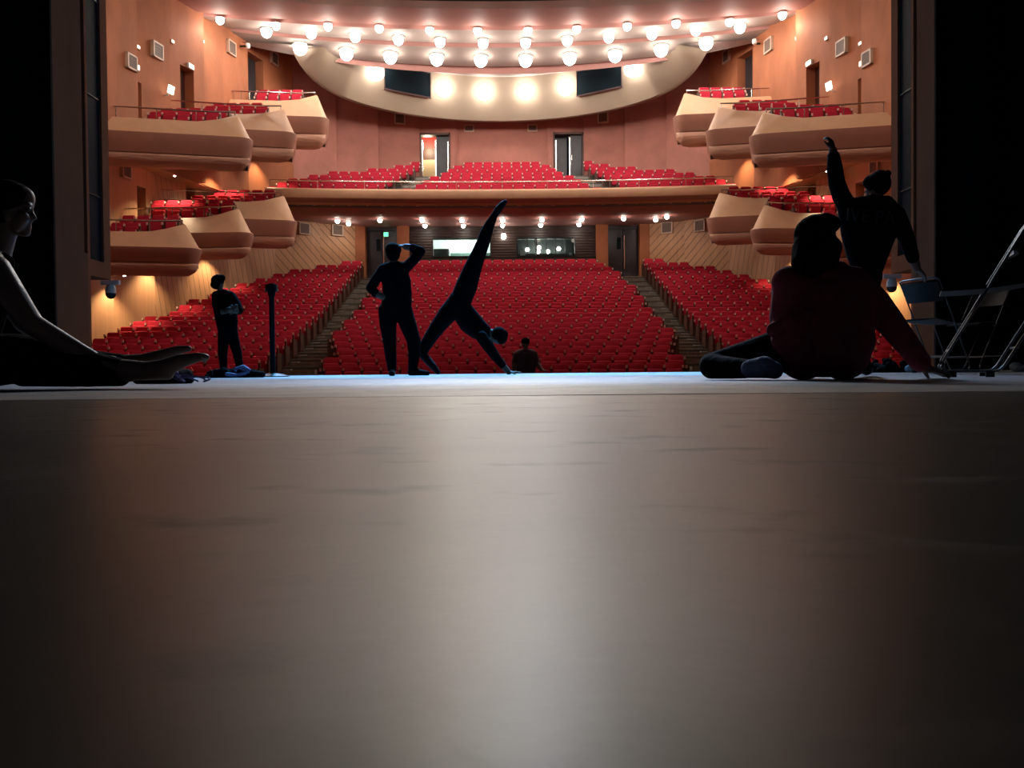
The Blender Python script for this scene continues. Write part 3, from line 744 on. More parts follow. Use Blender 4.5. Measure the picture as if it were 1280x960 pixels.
for xx, zz, l in ((-1.85, 13.75, 'left of the two vents in the middle of the rear balcony wall'), (1.75, 13.75, 'right of the two vents in the middle of the rear balcony wall')):
    rt = empty('air_vent', (xx, 45.68, zz)); tag(rt, l, 'vent', 'square wall vents')
    MB().box(-0.28, 0.28, -0.03, 0.0, -0.20, 0.20).build('frame', 'vent_frame', rt)
    MB().box(-0.22, 0.22, -0.05, -0.03, -0.14, 0.14).build('backing', 'vent', rt)
for sx, side in SIDES:
    grille(UPW, 502.5, 151, 0.6, sx, 'square vent beside the %s rear balcony doorway' % side)

# ------------------------------------------------------------------ balcony boxes
BOXES = [  # level, rank, tip px, tip d, left px, rise, face, belly, (front right-end px, n), (back right-end px, n)
    ('lower', 0, (253.5, 310), 26.6, (144, 306), 0.46, 0.47, 0.42, (178, 3), (228, 6)),
    ('lower', 1, (318, 289.5), 28.9, (240, 291.0), 0.54, 0.50, 0.40, (265, 4), (296, 6)),
    ('lower', 2, (372, 275.5), 32.6, (308.7, 262.5), 0.66, 0.62, 0.46, (337, 6), (347, 7)),
    ('upper', 0, (317, 172), 28.6, (143, 158.5), 0.44, 0.66, 0.43, (280, 5), (292, 6)),
    ('upper', 1, (371.5, 165), 32.0, (310.5, 157.0), 0.56, 0.60, 0.50, (340, 5), (333, 6)),
    ('upper', 2, (411.7, 146), 35.6, (361, 144.5), 0.62, 0.70, 0.60, (383, 4), (383, 4))]
RANK = ['nearest the stage', 'in the middle', 'farthest from the stage']
def box_paths(A, T, B, r, insets, nseg=7):
    """offset outlines of the corner A-T-B with its corner rounded by r"""
    A, T, B = V2(A), V2(T), V2(B)
    u = (T - A).normalized(); v = (B - T).normalized()
    nu = Vector((-u.y, u.x)); nv = Vector((-v.y, v.x))        # interior side (left of travel)
    cr = u.x * v.y - u.y * v.x
    res = []
    for s in insets:
        p1 = A + nu * s; p2 = T + nv * s
        t = ((p2.x - p1.x) * v.y - (p2.y - p1.y) * v.x) / cr
        Mt = p1 + u * t
        p1c = A + nu * r; p2c = T + nv * r
        tc = ((p2c.x - p1c.x) * v.y - (p2c.y - p1c.y) * v.x) / cr
        C = p1c + u * tc
        pts = []
        rr = r - s
        endA = A + nu * s
        if rr > 0.02:
            a0 = math.atan2(-nu.y, -nu.x); a1 = math.atan2(-nv.y, -nv.x)
            while a1 < a0: a1 += 2 * math.pi
            arcp = [C + Vector((math.cos(a0 + (a1 - a0) * k / nseg), math.sin(a0 + (a1 - a0) * k / nseg))) * rr for k in range(nseg + 1)]
        else:
            arcp = [Mt.copy() for _ in range(nseg + 1)]
        nA = 8
        for k in range(nA): pts.append(endA + (arcp[0] - endA) * (k / nA))
        pts += arcp
        endB = B + nv * s
        for k in range(1, 4): pts.append(arcp[-1] + (endB - arcp[-1]) * (k / 3))
        res.append(pts)
    return res
for (lev, rk, tip, dt, left, rise, face, belly, fr_, bk_) in BOXES:
    T3 = P(tip[0], tip[1], dt); A3_ = PZ(left[0], left[1], T3.z)
    poly = LOW if lev == 'lower' else UPW
    u = Vector((A3_.x - T3.x, A3_.y - T3.y)).normalized()
    if abs(u.y / u.x) > 0.22: u = Vector((-1, -0.22)).normalized()
    L = (14.6 - abs(T3.x)) / abs(u.x)
    A = (T3.x + u.x * L, T3.y + u.y * L); T = (T3.x, T3.y)
    sl = T3.x / T3.y * 1.12
    back = {('lower', 0): 2.4, ('lower', 1): 2.8, ('lower', 2): 3.6, ('upper', 0): 2.7, ('upper', 1): 2.8, ('upper', 2): 2.8}[(lev, rk)]
    B = (T3.x + sl * back, T3.y + back)
    zl = T3.z; el = (zl - CAM.z) / dt
    IN = 0.55
    zt = zl + rise + IN * el
    prof = [(IN + 0.10, zt - 0.6), (IN + 0.10, zt), (IN, zt + 0.02), (IN - 0.06, zt), (0.10, zl + 0.07), (0.03, zl + 0.03), (0.0, zl)]
    prof2 = [(0.0, zl), (0.0, zl - 0.05), (0.05, zl - face * 0.5), (0.16, zl - face)]
    prof3 = [(0.24, zl - face + 0.02), (0.20, zl - face - belly * 0.04), (0.12, zl - face - belly * 0.20), (0.12, zl - face - belly * 0.50), (0.22, zl - face - belly * 0.80), (0.42, zl - face - belly), (0.7, zl - face - belly * 0.96), (1.3, zl - face - belly * 0.2)]
    for sx, side in SIDES:
        rt = empty('balcony_box'); tag(rt, '%s %s balcony box with rounded tan parapet, %s' % (lev, side, ('nearest the stage', 'second from the stage', 'third from the stage')[rk]), 'balcony box', 'balcony boxes')
        def loft(pf, name, m, kick=0.0):
            paths = box_paths(A, T, B, 0.45, [p[0] for p in pf])
            rows = []
            for (ins, z), pts in zip(pf, paths):
                n = len(pts); row = []
                for k, q in enumerate(pts):
                    g = 0.0
                    if kick and ins > 0.3 and z > zl: g = kick * max(0, 1 - (Vector(q) - Vector(paths[2][11])).length / 1.3) ** 1.5
                    if name == 'belly':
                        un = (V2(T) - V2(A)).normalized(); nd = (q - V2(A)).dot(Vector((-un.y, un.x)))
                        g = 1.3 * el * max(0.0, nd - ins)
                        g = min(g, zl - face * 0.8 - z) if g > 0 else 0.0
                    row.append((sx * q.x, q.y, z + g))
                rows.append(row)
            return MB().grid(rows).build(name, m, rt, True)
        loft(prof, 'ledge', 'ledge', 0.30)
        loft(prof2, 'parapet_face', 'box_face')
        loft(prof3, 'belly', 'belly')
        inner = box_paths(A, T, B, 0.45, [IN + 0.1])[0]; low = box_paths(A, T, B, 0.45, [1.3])[0]
        def clean(pts):
            out = []
            for q in pts:
                if not out or (q - out[-1]).length > 0.01: out.append(q)
            return out
        def slab(pts, z0, z1, name, m, back):
            pl = [(sx * q.x, q.y) for q in clean(pts)] + [(sx * -14.6, back)]
            if sx < 0: pl = pl[::-1]
            return MB().prism(pl, z0, z1).build(name, m, rt)
        zf = zt - (0.42 if lev == 'lower' else 0.22)
        slab(inner, zl - face * 0.5, zf, 'floor_slab', 'carpet', B[1])
        slab(low, zl - face * 0.75, zl - face * 0.55, 'underside', 'box_face', B[1])
        # railing
        rp = box_paths(A, T, B, 0.45, [IN + 0.05], 3)[0]; rp = clean(rp)[:-1]
        pts = [(sx * q.x, q.y, zt + 0.40 + 0.12 * max(0, 1 - (q - V2(T)).length / 1.6)) for q in rp]
        ra = empty('railing'); ra.parent = rt
        rail = MB().tube(pts, 0.028, 6).build('railing', 'chrome', rt, True); bpy.data.objects.remove(ra)
        acc = 0.0
        for a_, b_ in zip(pts, pts[1:]):
            acc += (Vector(b_) - Vector(a_)).length
            if acc > 0.95:
                acc = 0.0; MB().tube([(b_[0], b_[1], zt - 0.02), b_], 0.016, 6).build('post', 'chrome', rail)
        # rear riser for the second row of seats
        dF, dB = dt + 1.05, dt + 1.95
        xr = (bk_[0] - 630) / 1000 * dB + 0.2
        b0, b1 = sorted((sx * -14.3, sx * xr))
        MB().box(b0, b1, dB - 0.42, dB + 0.55, zf - 0.1, zf + 0.42).build('riser', 'carpet', rt)
        # seats
        for (rend, n), dd, zz, rn in ((fr_, dF, zf, 'front row'), (bk_, dB, zf + 0.42, 'back row')):
            x1 = (rend - 630) / 1000 * dd
            xs_ = [x1 - PITCH * (k + 0.5) for k in range(n)]
            xs_ = [x for x in xs_ if x > wall_x(poly, dd) + 0.5]
            n2 = len(xs_)
            lab = lambda k, n, rn=rn, side=side: 'red seat, %s from the inner end, %s of the %s %s box %s' % (ORD[k], rn, lev, side, RANK[rk])
            if sx > 0: add_row(xs_[::-1], dd, zz, False, True, lambda k, n, f=lab: f(n - 1 - k, n), 'red seats of the boxes')
            else: add_row([-x for x in xs_], dd, zz, True, False, lab, 'red seats of the boxes')
        rebase(rt, (sx * T3.x, T3.y, zl))
        # wall washer under the box
        wxp = wall_x(poly, dt + 2.2) + 0.75
        zb = zl - face - belly * 0.4
        dl = MB().lathe([(0.01, -0.02), (0.04, -0.02), (0.05, 0.0), (0.01, 0.01)], 12, mat=Matrix.Translation((sx * (wxp - T3.x), dt + 2.0 - T3.y, zb - 0.01 - zl))).build('downlight', 'lamp_soft', rt, True)
        if zb > 2: spot('box_light', (sx * wxp, dt + 2.0, zb - 0.08), (sx * (wxp - 0.35), dt + 2.1, zb - 3), 150 * HOUSE, (1, 0.74, 0.44), 110, 0.7, 0.05)

# ------------------------------------------------------------------ put the seats in
SEATS.sort(key=lambda s: (s['x'] ** 2 + s['d'] ** 2))
vis = [s for s in SEATS if 141 < 630 + s['x'] / s['d'] * 1000 < 1114]
chosen = set(id(s) for s in vis[:300])
proto = None
rest = MB()
def mesh_data(me): return [v.co.copy() for v in me.vertices], [tuple(p.vertices) for p in me.polygons], [p.material_index for p in me.polygons]
DB, DC, DA, DE = mesh_data(ME_BACK), mesh_data(ME_CUSH), mesh_data(ME_ARM), mesh_data(ME_END)
MIDX = {'seat_red': 0, 'seat_wood': 1, 'seat_cap': 2}
for s in SEATS:
    arms = [-PITCH / 2 + 0.004] + ([PITCH / 2 - 0.004] if s['last'] else [])
    ends = ([-PITCH / 2 - 0.052] if s['endl'] else []) + ([PITCH / 2 + 0.052] if s['endr'] else [])
    if id(s) in chosen:
        rt = empty('theatre_seat', (s['x'], s['d'], s['z'])); tag(rt, s['label'], 'seat', s['group'])
        link('backrest', ME_BACK, rt); link('seat_cushion', ME_CUSH, rt)
        for a in arms: link('armrest', ME_ARM, rt, (a, 0, 0))
        for a in ends: link('end_panel', ME_END, rt, (a, 0, 0))
    else:
        off = Vector((s['x'], s['d'], s['z']))
        for (vv, ff, mm), map_, dx in [(DB, {0: 0}, 0), (DC, {0: 0}, 0)] + [(DA, {0: 1, 1: 2}, a) for a in arms] + [(DE, {0: 1}, a) for a in ends]:
            n = len(rest.v); o2 = off + Vector((dx, 0, 0))
            rest.v += [tuple(v + o2) for v in vv]; rest.f += [tuple(i + n for i in f) for f in ff]; rest.mi += [map_[m] for m in mm]
o = rest.build('theatre_seats', ['seat_red', 'seat_wood', 'seat_cap'], weld=False)
tag(o, 'remaining rows of red seats rising to the back and balcony', 'seats', kind='stuff')

# ------------------------------------------------------------------ proscenium portal
PD = 12.4
def X(px, d): return (px - 630) / 1000.0 * d
for sx, side in SIDES:
    wp = empty('wall_portal_' + side); tag(wp, kind='structure', label='dim brown %s portal wall at the edge of the stage' % side, cat='wall')
    RX = 6.0                                          # the portal reveal lies along the line of sight of the house
    dd = lambda px: RX / ((630 - px) / 1000.0)
    def rev(px0, px1, z0, z1, nm, m, par, inset=0.0, x1=None):
        x = -(RX + inset); xo = -11.0 if x1 is None else -x1
        return MB().box(min(sx * x, sx * xo), max(sx * x, sx * xo), dd(px0), dd(px1), z0, z1).build(nm, m, par)
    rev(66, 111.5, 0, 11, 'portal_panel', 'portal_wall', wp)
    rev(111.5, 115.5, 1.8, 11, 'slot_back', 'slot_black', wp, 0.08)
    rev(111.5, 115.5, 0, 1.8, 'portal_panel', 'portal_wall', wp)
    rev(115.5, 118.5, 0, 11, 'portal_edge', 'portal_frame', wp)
    lt = empty('lighting_tower'); tag(lt, 'tall dark glazed side lighting slot with brown frame on the %s portal' % side, 'lighting tower')
    zb = CAM.z + (463.5 - 345) / 1000 * 12.0
    rev(135.5, 143.5, zb, 11, 'frame_stile', 'portal_frame', lt, 0, 6.5)
    rev(118.5, 135.5, zb, zb + 0.24, 'frame_rail', 'portal_frame', lt, 0, 6.5)
    rev(118.5, 135.5, zb + 0.24, 11, 'glass_panel', 'slot_glass', lt, 0.04, 6.5)
    for q in range(4): MB().box(min(sx * -6.04, sx * -6.02), max(sx * -6.04, sx * -6.02), dd(119), dd(135), zb + 1.2 + q * 1.45, zb + 1.215 + q * 1.45).build('glazing_bar', 'dark_metal', lt)
    rebase(lt, (sx * -6.2, 11.9, zb))
    cp = (sx * -6.03, 12.38, zb - 0.07)
    cm = empty('dome_camera', cp); tag(cm, 'white dome camera hanging under the %s lighting tower' % side, 'camera')
    MB().box(-0.14, 0.14, -0.03, 0.03, 0.0, 0.068).build('bracket', 'white_paint', cm)
    MB().lathe([(0.02, 0.0), (0.05, 0.0), (0.075, -0.05), (0.08, -0.13), (0.02, -0.14)], 14).build('housing', 'white_paint', cm, True)
    MB().lathe([(0.075, -0.13), (0.07, -0.17), (0.045, -0.205), (0.01, -0.215)], 14).build('dome', 'dark_metal', cm, True)
wp = empty('wall_portal_top'); tag(wp, kind='structure', label='dark header above the stage opening', cat='wall')  # out of view, added to keep steep house light off the stage
MB().box(-11, 11, 12.5, 13.3, 6.8, 15.2).build('header_panel', 'black_cloth', wp)
# black side curtains
for sx, edge, l in ((-1, X(71, 8.6), 'black stage curtain hanging behind the seated person in profile'), (1, X(1175.5, 8.6), 'black stage curtain hanging behind the folding chairs')):
    mb = MB(); rows0, rows1 = [], []
    n = 160
    for i in range(n + 1):
        t = i / n; x = edge + sx * 6.5 * t
        y = 8.6 + 0.10 * math.sin(t * 70) + 0.05 * math.sin(t * 33 + 1)
        rows0.append((x, y, 0.01)); rows1.append((x, y + 0.03 * math.sin(t * 90), 10.5))
    mb.grid([rows0, rows1]); mb.grid([[(a, b + 0.04, c) for a, b, c in rows0], [(a, b + 0.04, c) for a, b, c in rows1]])
    mb.grid([[rows0[0], (rows0[0][0], rows0[0][1] + 0.04, 0.01)], [rows1[0], (rows1[0][0], rows1[0][1] + 0.04, 10.5)]])
    o = mb.build('stage_curtain', 'black_cloth', None, True); tag(o, l, 'curtain')
# ------------------------------------------------------------------ people: tapered limbs fused into one surface
def w2(D, pts):                                # pixel outline points (px, py, depth offset, radius in px) -> world
    return [(P(a, b, D + c), r * D / 1000.0) for a, b, c, r in pts]
def sphere(mb, c, r, n=10):
    rows = []
    for i in range(1, n):
        t = math.pi * i / n
        rows.append([c + Vector((math.sin(t) * math.cos(2 * math.pi * k / (2 * n)), math.sin(t) * math.sin(2 * math.pi * k / (2 * n)), math.cos(t))) * r for k in range(2 * n)])
    b = len(mb.v)
    mb.grid(rows, 0, True)
    n2 = 2 * n
    mb.add([c + Vector((0, 0, r))] + rows[0], [(0, k + 1, (k + 1) % n2 + 1) for k in range(n2)])
    mb.add([c - Vector((0, 0, r))] + rows[-1], [(0, (k + 1) % n2 + 1, k + 1) for k in range(n2)])
def blob(name, chains, mat, parent, voxel=0.009, smooth=3, grow=0.0):
    mb = MB()
    for ch in chains:
        for (p, r) in ch:
            sphere(mb, p, r + grow, 7 if r < 0.02 else 10)
        for (p, r), (q, s) in zip(ch, ch[1:]):
            L = (q - p).length
            if L < 1e-4: continue
            mb.tube([p + (q - p) * (k / 4) for k in range(5)], [max(0.002, r + (s - r) * (k / 4) + grow) for k in range(5)], 12)
    me = mb.mesh(name + '_raw', mat, True, weld=True)
    o = bpy.data.objects.new(name, me); col.objects.link(o)
    m = o.modifiers.new('r', 'REMESH'); m.mode = 'VOXEL'; m.voxel_size = voxel; m.use_smooth_shade = True
    s = o.modifiers.new('s', 'SMOOTH'); s.factor = 0.5; s.iterations = smooth
    dg = bpy.context.evaluated_depsgraph_get()
    me2 = bpy.data.meshes.new_from_object(o.evaluated_get(dg))
    me2.name = name
    me2.materials.clear(); me2.materials.append(M[mat])
    bpy.data.objects.remove(o)
    me2.polygons.foreach_set('use_smooth', [True] * len(me2.polygons))
    return local(link(name, me2), parent)
def local(o, parent):
    """child keeps its world place while its mesh is stored relative to the parent's base"""
    o.data.transform(Matrix.Translation(-Vector(parent.location)))
    o.parent = parent
    return o
def hand(wr, d, n, curl=0.35, size=1.0, thumb=1):
    d = d.normalized(); n = (n - d * n.dot(d)).normalized(); s = d.cross(n).normalized() * thumb
    ch = []; k = size
    for i, L in enumerate((0.070, 0.080, 0.074, 0.058)):
        off = s * (0.030 - 0.020 * i) * k
        kn = wr + d * (0.088 - 0.004 * abs(i - 1)) * k + off
        ch.append([(wr + off * 0.55, 0.016 * k), (wr + d * 0.045 * k + off * 0.9, 0.0145 * k), (kn, 0.0115 * k)])
        p = kn; a = curl * 0.6; pts = [(kn, 0.0105 * k)]
        for q, f in enumerate((0.45, 0.32, 0.23)):
            dd = d * math.cos(a) + n * math.sin(a); p = p + dd * L * f * k; pts.append((p, (0.0098 - 0.0009 * q) * k)); a += curl
        ch.append(pts)
    b = wr + d * 0.022 * k + s * 0.022 * k
    ch.append([(b, 0.015 * k), (b + (d * 0.6 + s * 0.8 + n * 0.2) * 0.036 * k, 0.0125 * k), (b + (d * 0.6 + s * 0.8 + n * 0.2) * 0.036 * k + (d * 0.85 + s * 0.25 + n * 0.4) * 0.034 * k, 0.0105 * k),
               (b + (d * 0.6 + s * 0.8 + n * 0.2) * 0.036 * k + (d * 0.85 + s * 0.25 + n * 0.4) * 0.058 * k, 0.009 * k)])
    return ch
def head(c, f, u, k=1.0):
    """skull, jaw, nose, lips, brow and ears around centre c, facing f with crown u"""
    f = f.normalized(); u = (u - f * u.dot(f)).normalized(); s = f.cross(u)
    q = lambda a, b, e=0.0: c + (f * a + u * b + s * e) * k
    ch = [[(q(-0.025, 0.035), 0.080 * k), (q(0.018, 0.035), 0.076 * k)], [(q(0.02, -0.01), 0.066 * k), (q(0.045, -0.045), 0.046 * k), (q(0.066, -0.088), 0.024 * k)]]
    for e in (-1, 1):
        ch.append([(q(0.0, -0.02, 0.045 * e), 0.030 * k), (q(0.01, -0.065, 0.040 * e), 0.022 * k), (q(0.060, -0.092, 0.010 * e), 0.018 * k)])   # jaw line
        ch.append([(q(-0.008, 0.012, 0.076 * e), 0.014 * k), (q(-0.004, -0.018, 0.073 * e), 0.010 * k)])                                            # ear
        ch.append([(q(0.070, 0.026, 0.030 * e), 0.016 * k), (q(0.078, 0.028, 0.012 * e), 0.014 * k)])                                               # brow
        ch.append([(q(0.066, -0.018, 0.036 * e), 0.018 * k)])                                                                                       # cheek
    ch.append([(q(0.086, 0.020), 0.010 * k), (q(0.106, -0.020), 0.0115 * k), (q(0.090, -0.026), 0.012 * k)])                                        # nose
    ch.append([(q(0.082, -0.050, -0.016), 0.009 * k), (q(0.088, -0.050), 0.011 * k), (q(0.082, -0.050, 0.016), 0.009 * k)])                          # lips
    ch.append([(q(0.080, -0.062, -0.014), 0.009 * k), (q(0.085, -0.063), 0.011 * k), (q(0.080, -0.062, 0.014), 0.009 * k)])
    eyes = [[(q(0.074, 0.004, 0.031 * e), 0.0125 * k)] for e in (-1, 1)]
    return ch, eyes
def neck_to(c, u, base, k=1.0): return [(c - u.normalized() * 0.05 * k, 0.050 * k), (base, 0.056 * k)]
def person(loc, label): return tag(empty('person', loc), label, 'person')

material('skin', (0.13, 0.075, 0.055), 0.6, spec=0.2, var=0.06, scale=8)
material('skin_pale', (0.17, 0.105, 0.08), 0.5, var=0.05, scale=8)
material('hair_black', (0.004, 0.0038, 0.0038), 0.9, bump=0.12, bscale=60, stretch=(1, 1, 0.2), var=0.2, scale=20, spec=0.03)
material('cloth_navy', (0.0035, 0.0042, 0.007), 0.95, spec=0.05, var=0.25, scale=9, bump=0.35, bscale=14)
material('cloth_black', (0.0035, 0.0035, 0.0045), 0.95, spec=0.05, var=0.25, scale=9, bump=0.35, bscale=14)
material('cloth_wine', (0.22, 0.036, 0.048), 0.9, spec=0.1, var=0.25, scale=7, bump=0.5, bscale=11)
material('cloth_plum', (0.075, 0.035, 0.042), 0.85, var=0.2, scale=8, bump=0.3, bscale=12)
material('cloth_violet', (0.20, 0.17, 0.34), 0.8, var=0.2, scale=12, bump=0.5, bscale=18)
material('sock_blue', (0.12, 0.14, 0.21), 0.9, var=0.3, scale=16, bump=0.4, bscale=40)
material('shoe_black', (0.006, 0.006, 0.007), 0.75, spec=0.12)
material('eye_dark', (0.05, 0.04, 0.035), 0.2)
material('print_grey', (0.020, 0.020, 0.021), 0.8)
material('pad_black', (0.006, 0.0065, 0.008), 0.5, spec=0.25)
material('rubber', (0.012, 0.012, 0.012), 0.7)
material('tube_grey', (0.10, 0.10, 0.105), 0.4, metal=0.9)
material('cloth_pale_blue', (0.42, 0.60, 0.70), 0.8, bump=0.4, bscale=20)
UP = Vector((0, 0, 1))
FX = Vector((1, 0, 0)); FY = Vector((0, 1, 0))
def ground(px, d): v = P(px, 470, d); return Vector((v.x, d, 0.0))

# --- standing person with a hand on the head
D = 10.5
a = person(ground(495, D), 'person in dark tracksuit standing with one hand on head, seen from behind')
hc = P(492, 317, D); hch, eyes = head(hc, FY, UP, 0.98)
larm = [(480, 336, 0, 6.0), (471, 348, 0, 5.6), (463.5, 360, 0, 5.2), (470, 367, -0.05, 4.6), (478, 371, -0.08, 4.0)]
rarm = [(508, 334, 0, 6.0), (518, 324, 0, 5.6), (526, 314, 0, 5.0), (516, 310, 0.0, 4.6), (507, 308.5, 0.0, 4.0)]
lleg = [(484, 388, 0, 10.5), (485, 405, 0, 10), (487, 425, 0, 8.0), (488.5, 445, 0, 6.6), (490, 461, 0, 5.0)]
rleg = [(504, 388, 0, 11), (510, 406, 0, 10), (517, 425, 0, 8.2), (518, 441, 0, 7.0), (516, 460, 0, 5.2)]
tors = [[(486, 339, 0, 8), (487, 352, 0, 9.0), (489, 368, 0, 10), (488, 380, 0, 10.5)], [(501, 338, 0, 8), (504, 352, 0, 9.0), (504, 367, 0, 10), (503, 380, 0, 11)],
        [(482, 335, 0, 5.5), (494, 332, 0, 5.5), (506, 334, 0, 5.5)]]
foot1 = [(490, 465, 0.05, 4.2), (490, 466.5, -0.12, 4.0), (490, 467.4, -0.2, 3.0)]
foot2 = [(514, 465.0, 0, 4.6), (523, 465.7, -0.05, 4.2), (534, 466.6, -0.1, 3.0)]
body = [w2(D, c) for c in [larm, rarm, lleg, rleg] + tors] + hch + [neck_to(hc, UP, P(493, 330, D))]
hw = P(507, 308.5, D); body += hand(hw, P(496, 306, D) - hw, Vector((0, 0, -1)), 0.25)
hw = P(478, 371, D - 0.08); body += hand(hw, P(488, 374, D) - hw, FY, 0.3)
blob('body', body + [w2(D, c) for c in (foot1, foot2)], 'skin', a, 0.009)
blob('jacket', [w2(D, [(x, y, c, r + 0.9) for x, y, c, r in ch]) for ch in (larm[:-1], rarm[:-1], tors[0], tors[1], tors[2])], 'cloth_navy', a, 0.011)
blob('trousers', [w2(D, [(x, y, c, r + 0.8) for x, y, c, r in ch]) for ch in (lleg, rleg)] + [w2(D, [(489, 376, 0, 10), (489, 386, 0, 11.5)]), w2(D, [(502, 376, 0, 10), (502, 386, 0, 11.5)])], 'cloth_black', a, 0.011)
blob('hair', [w2(D, [(491, 312.5, -0.03, 9.4), (491.5, 318, -0.05, 8.6)]), w2(D, [(494, 312, 0.05, 8.0)])], 'hair_black', a, 0.010)
for f in (foot1, foot2): blob('shoe', [w2(D, [(x, y, c, r + 0.35) for x, y, c, r in f])], 'shoe_black', a, 0.008)

# --- dancer bent to the floor with one leg raised high
D = 10.7
a = person(ground(545, D), 'dancer in black bending hands to floor with one leg raised straight up')
rais = [(575, 378, 0, 13), (583, 358, 0, 13.2), (590, 338, 0, 11.0), (598, 318, 0, 8.8), (604, 303, 0, 7.8), (608, 290, 0, 7.2), (613, 279, 0, 5.4), (618, 269.5, 0, 4.0)]
rfoot = [(618, 269.5, 0, 4.0), (623, 261.5, 0, 4.4), (628, 255.5, 0, 3.6), (631.8, 252, 0, 2.2)]
stan = [(569, 382, 0.06, 12.5), (560, 392, 0.06, 11.6), (549, 406, 0.05, 9.6), (540, 419, 0.05, 8.2), (533, 430, 0.05, 7.4), (528, 441, 0.05, 5.6)]
sfoot = [(528, 442, 0.05, 5.6), (533.5, 449, 0.03, 5.0), (541, 457.5, 0.0, 4.4), (547.5, 465, 0, 2.8)]
tors = [[(574, 376, 0, 13), (579, 392, 0, 12.5), (586, 404, 0, 12.2), (596, 412, 0, 11.5), (604, 417, 0, 9.0)], [(583, 388, 0, 9), (596, 404, 0, 9), (606, 413, 0, 7.5)]]
arm1 = [(602, 421, -0.16, 7.0), (610, 434, -0.15, 5.8), (618, 445, -0.12, 4.9), (628, 456.5, -0.10, 4.2), (635.5, 465, -0.08, 3.4)]
arm2 = [(604, 420, 0.16, 6.6), (612, 433, 0.17, 5.6), (620, 445, 0.16, 4.8), (629, 457, 0.15, 4.0), (636.5, 465, 0.14, 3.2)]
hc = P(621.5, 420, D); hu = (P(629, 427, D) - P(612, 411, D)).normalized()
hch, eyes = head(hc, (P(612, 432, D) - hc), hu, 0.98)
body = [w2(D, c) for c in [rais, rfoot, stan, sfoot, arm1, arm2] + tors] + hch + [neck_to(hc, hu, P(608, 415, D))]
for ar, dd in ((arm1, -0.08), (arm2, 0.14)):
    hw = P(ar[-1][0], ar[-1][1], D + dd); body += hand(hw, Vector((1, 0, -0.02)), Vector((0, 0, -1)), 0.05, thumb=-1)
blob('body', body, 'skin', a, 0.009)
blob('leotard', [w2(D, [(x, y, c, r + 0.6) for x, y, c, r in ch]) for ch in tors + [arm1[:-1], arm2[:-1]]], 'cloth_black', a, 0.011)
blob('leggings', [w2(D, [(x, y, c, r + 0.6) for x, y, c, r in ch]) for ch in (rais, stan)], 'cloth_black', a, 0.011)
for f in (rfoot, sfoot): blob('ballet_shoe', [w2(D, [(x, y, c, r + 0.35) for x, y, c, r in f])], 'shoe_black', a, 0.008)
blob('hair', [w2(D, [(623.5, 418, 0, 9.8), (626, 422, 0, 8.6)]), w2(D, [(630, 417.5, 0, 5.6)])], 'hair_black', a, 0.010)

# --- child standing at the left with arms folded
D = 10.3
a = person(ground(288, D), 'child in black jacket standing beside the barrier post with arms folded')
hc = P(273.5, 354, D); hch, eyes = head(hc, P(300, 351, D - 0.6) - hc, P(270, 340, D) - P(275, 362, D), 0.80)
legs = [[(280, 414, 0, 7.0), (279, 428, 0, 6.2), (278.5, 442, 0, 5.4), (279.5, 463, 0, 3.8)], [(289, 414, 0, 7.4), (293, 428, 0, 6.2), (296.5, 441, 0, 5.4), (300.5, 463, 0, 3.8)]]
tors = [[(273, 371, 0, 6.6), (275, 385, 0, 7.6), (279, 401, 0, 8.6), (281, 412, 0, 8.0)], [(285, 371, 0, 6.4), (287, 385, 0, 7.4), (288, 401, 0, 8.4), (288, 412, 0, 8.0)], [(270, 369, 0, 4.6), (278, 366, 0, 4.4), (288, 369, 0, 4.6)]]
arml = [(270, 370, -0.02, 4.6), (270.5, 382, -0.08, 4.4), (275, 390, -0.14, 4.0), (287, 387, -0.18, 3.4)]
armr = [(290, 371, 0, 4.8), (296, 380, -0.04, 4.6), (299, 388, -0.08, 4.4), (292, 388.5, -0.14, 3.6)]
feet = [[(280, 467.5, 0.05, 3.4), (280.5, 468.6, -0.16, 2.8)], [(301, 467.5, 0.04, 3.4), (305, 468.6, -0.14, 2.8)]]
body = [w2(D, c) for c in legs + tors + [arml, armr] + feet] + hch + [neck_to(hc, P(270, 340, D) - P(275, 362, D), P(277, 366, D), 0.72)]
hw = P(292, 388.5, D - 0.14); body += hand(hw, P(283, 389, D - 0.2) - hw, Vector((0, 1, -0.3)), 0.4, 0.75)
hw = P(287, 387, D - 0.18); body += hand(hw, P(295, 383, D - 0.16) - hw, FY, 0.3, 0.75)
blob('body', body, 'skin', a, 0.008)
blob('jacket', [w2(D, [(x, y, c, r + 0.7) for x, y, c, r in ch]) for ch in tors + [arml[:-1], armr[:-1]]], 'cloth_black', a, 0.010)
blob('trousers', [w2(D, [(x, y, c, r + 0.5) for x, y, c, r in ch]) for ch in legs], 'cloth_black', a, 0.010)
blob('hair', [w2(D, [(271.5, 351, 0.02, 7.6), (273, 350, -0.03, 7.2)]), w2(D, [(268.5, 356, 0.03, 5.4)]), w2(D, [(270, 357, -0.05, 5.0)]), w2(D, [(277.5, 347.5, -0.05, 4.2)])], 'hair_black', a, 0.010)
for f in feet: blob('shoe', [w2(D, [(x, y, c, r + 0.5) for x, y, c, r in f])], 'shoe_black', a, 0.008)

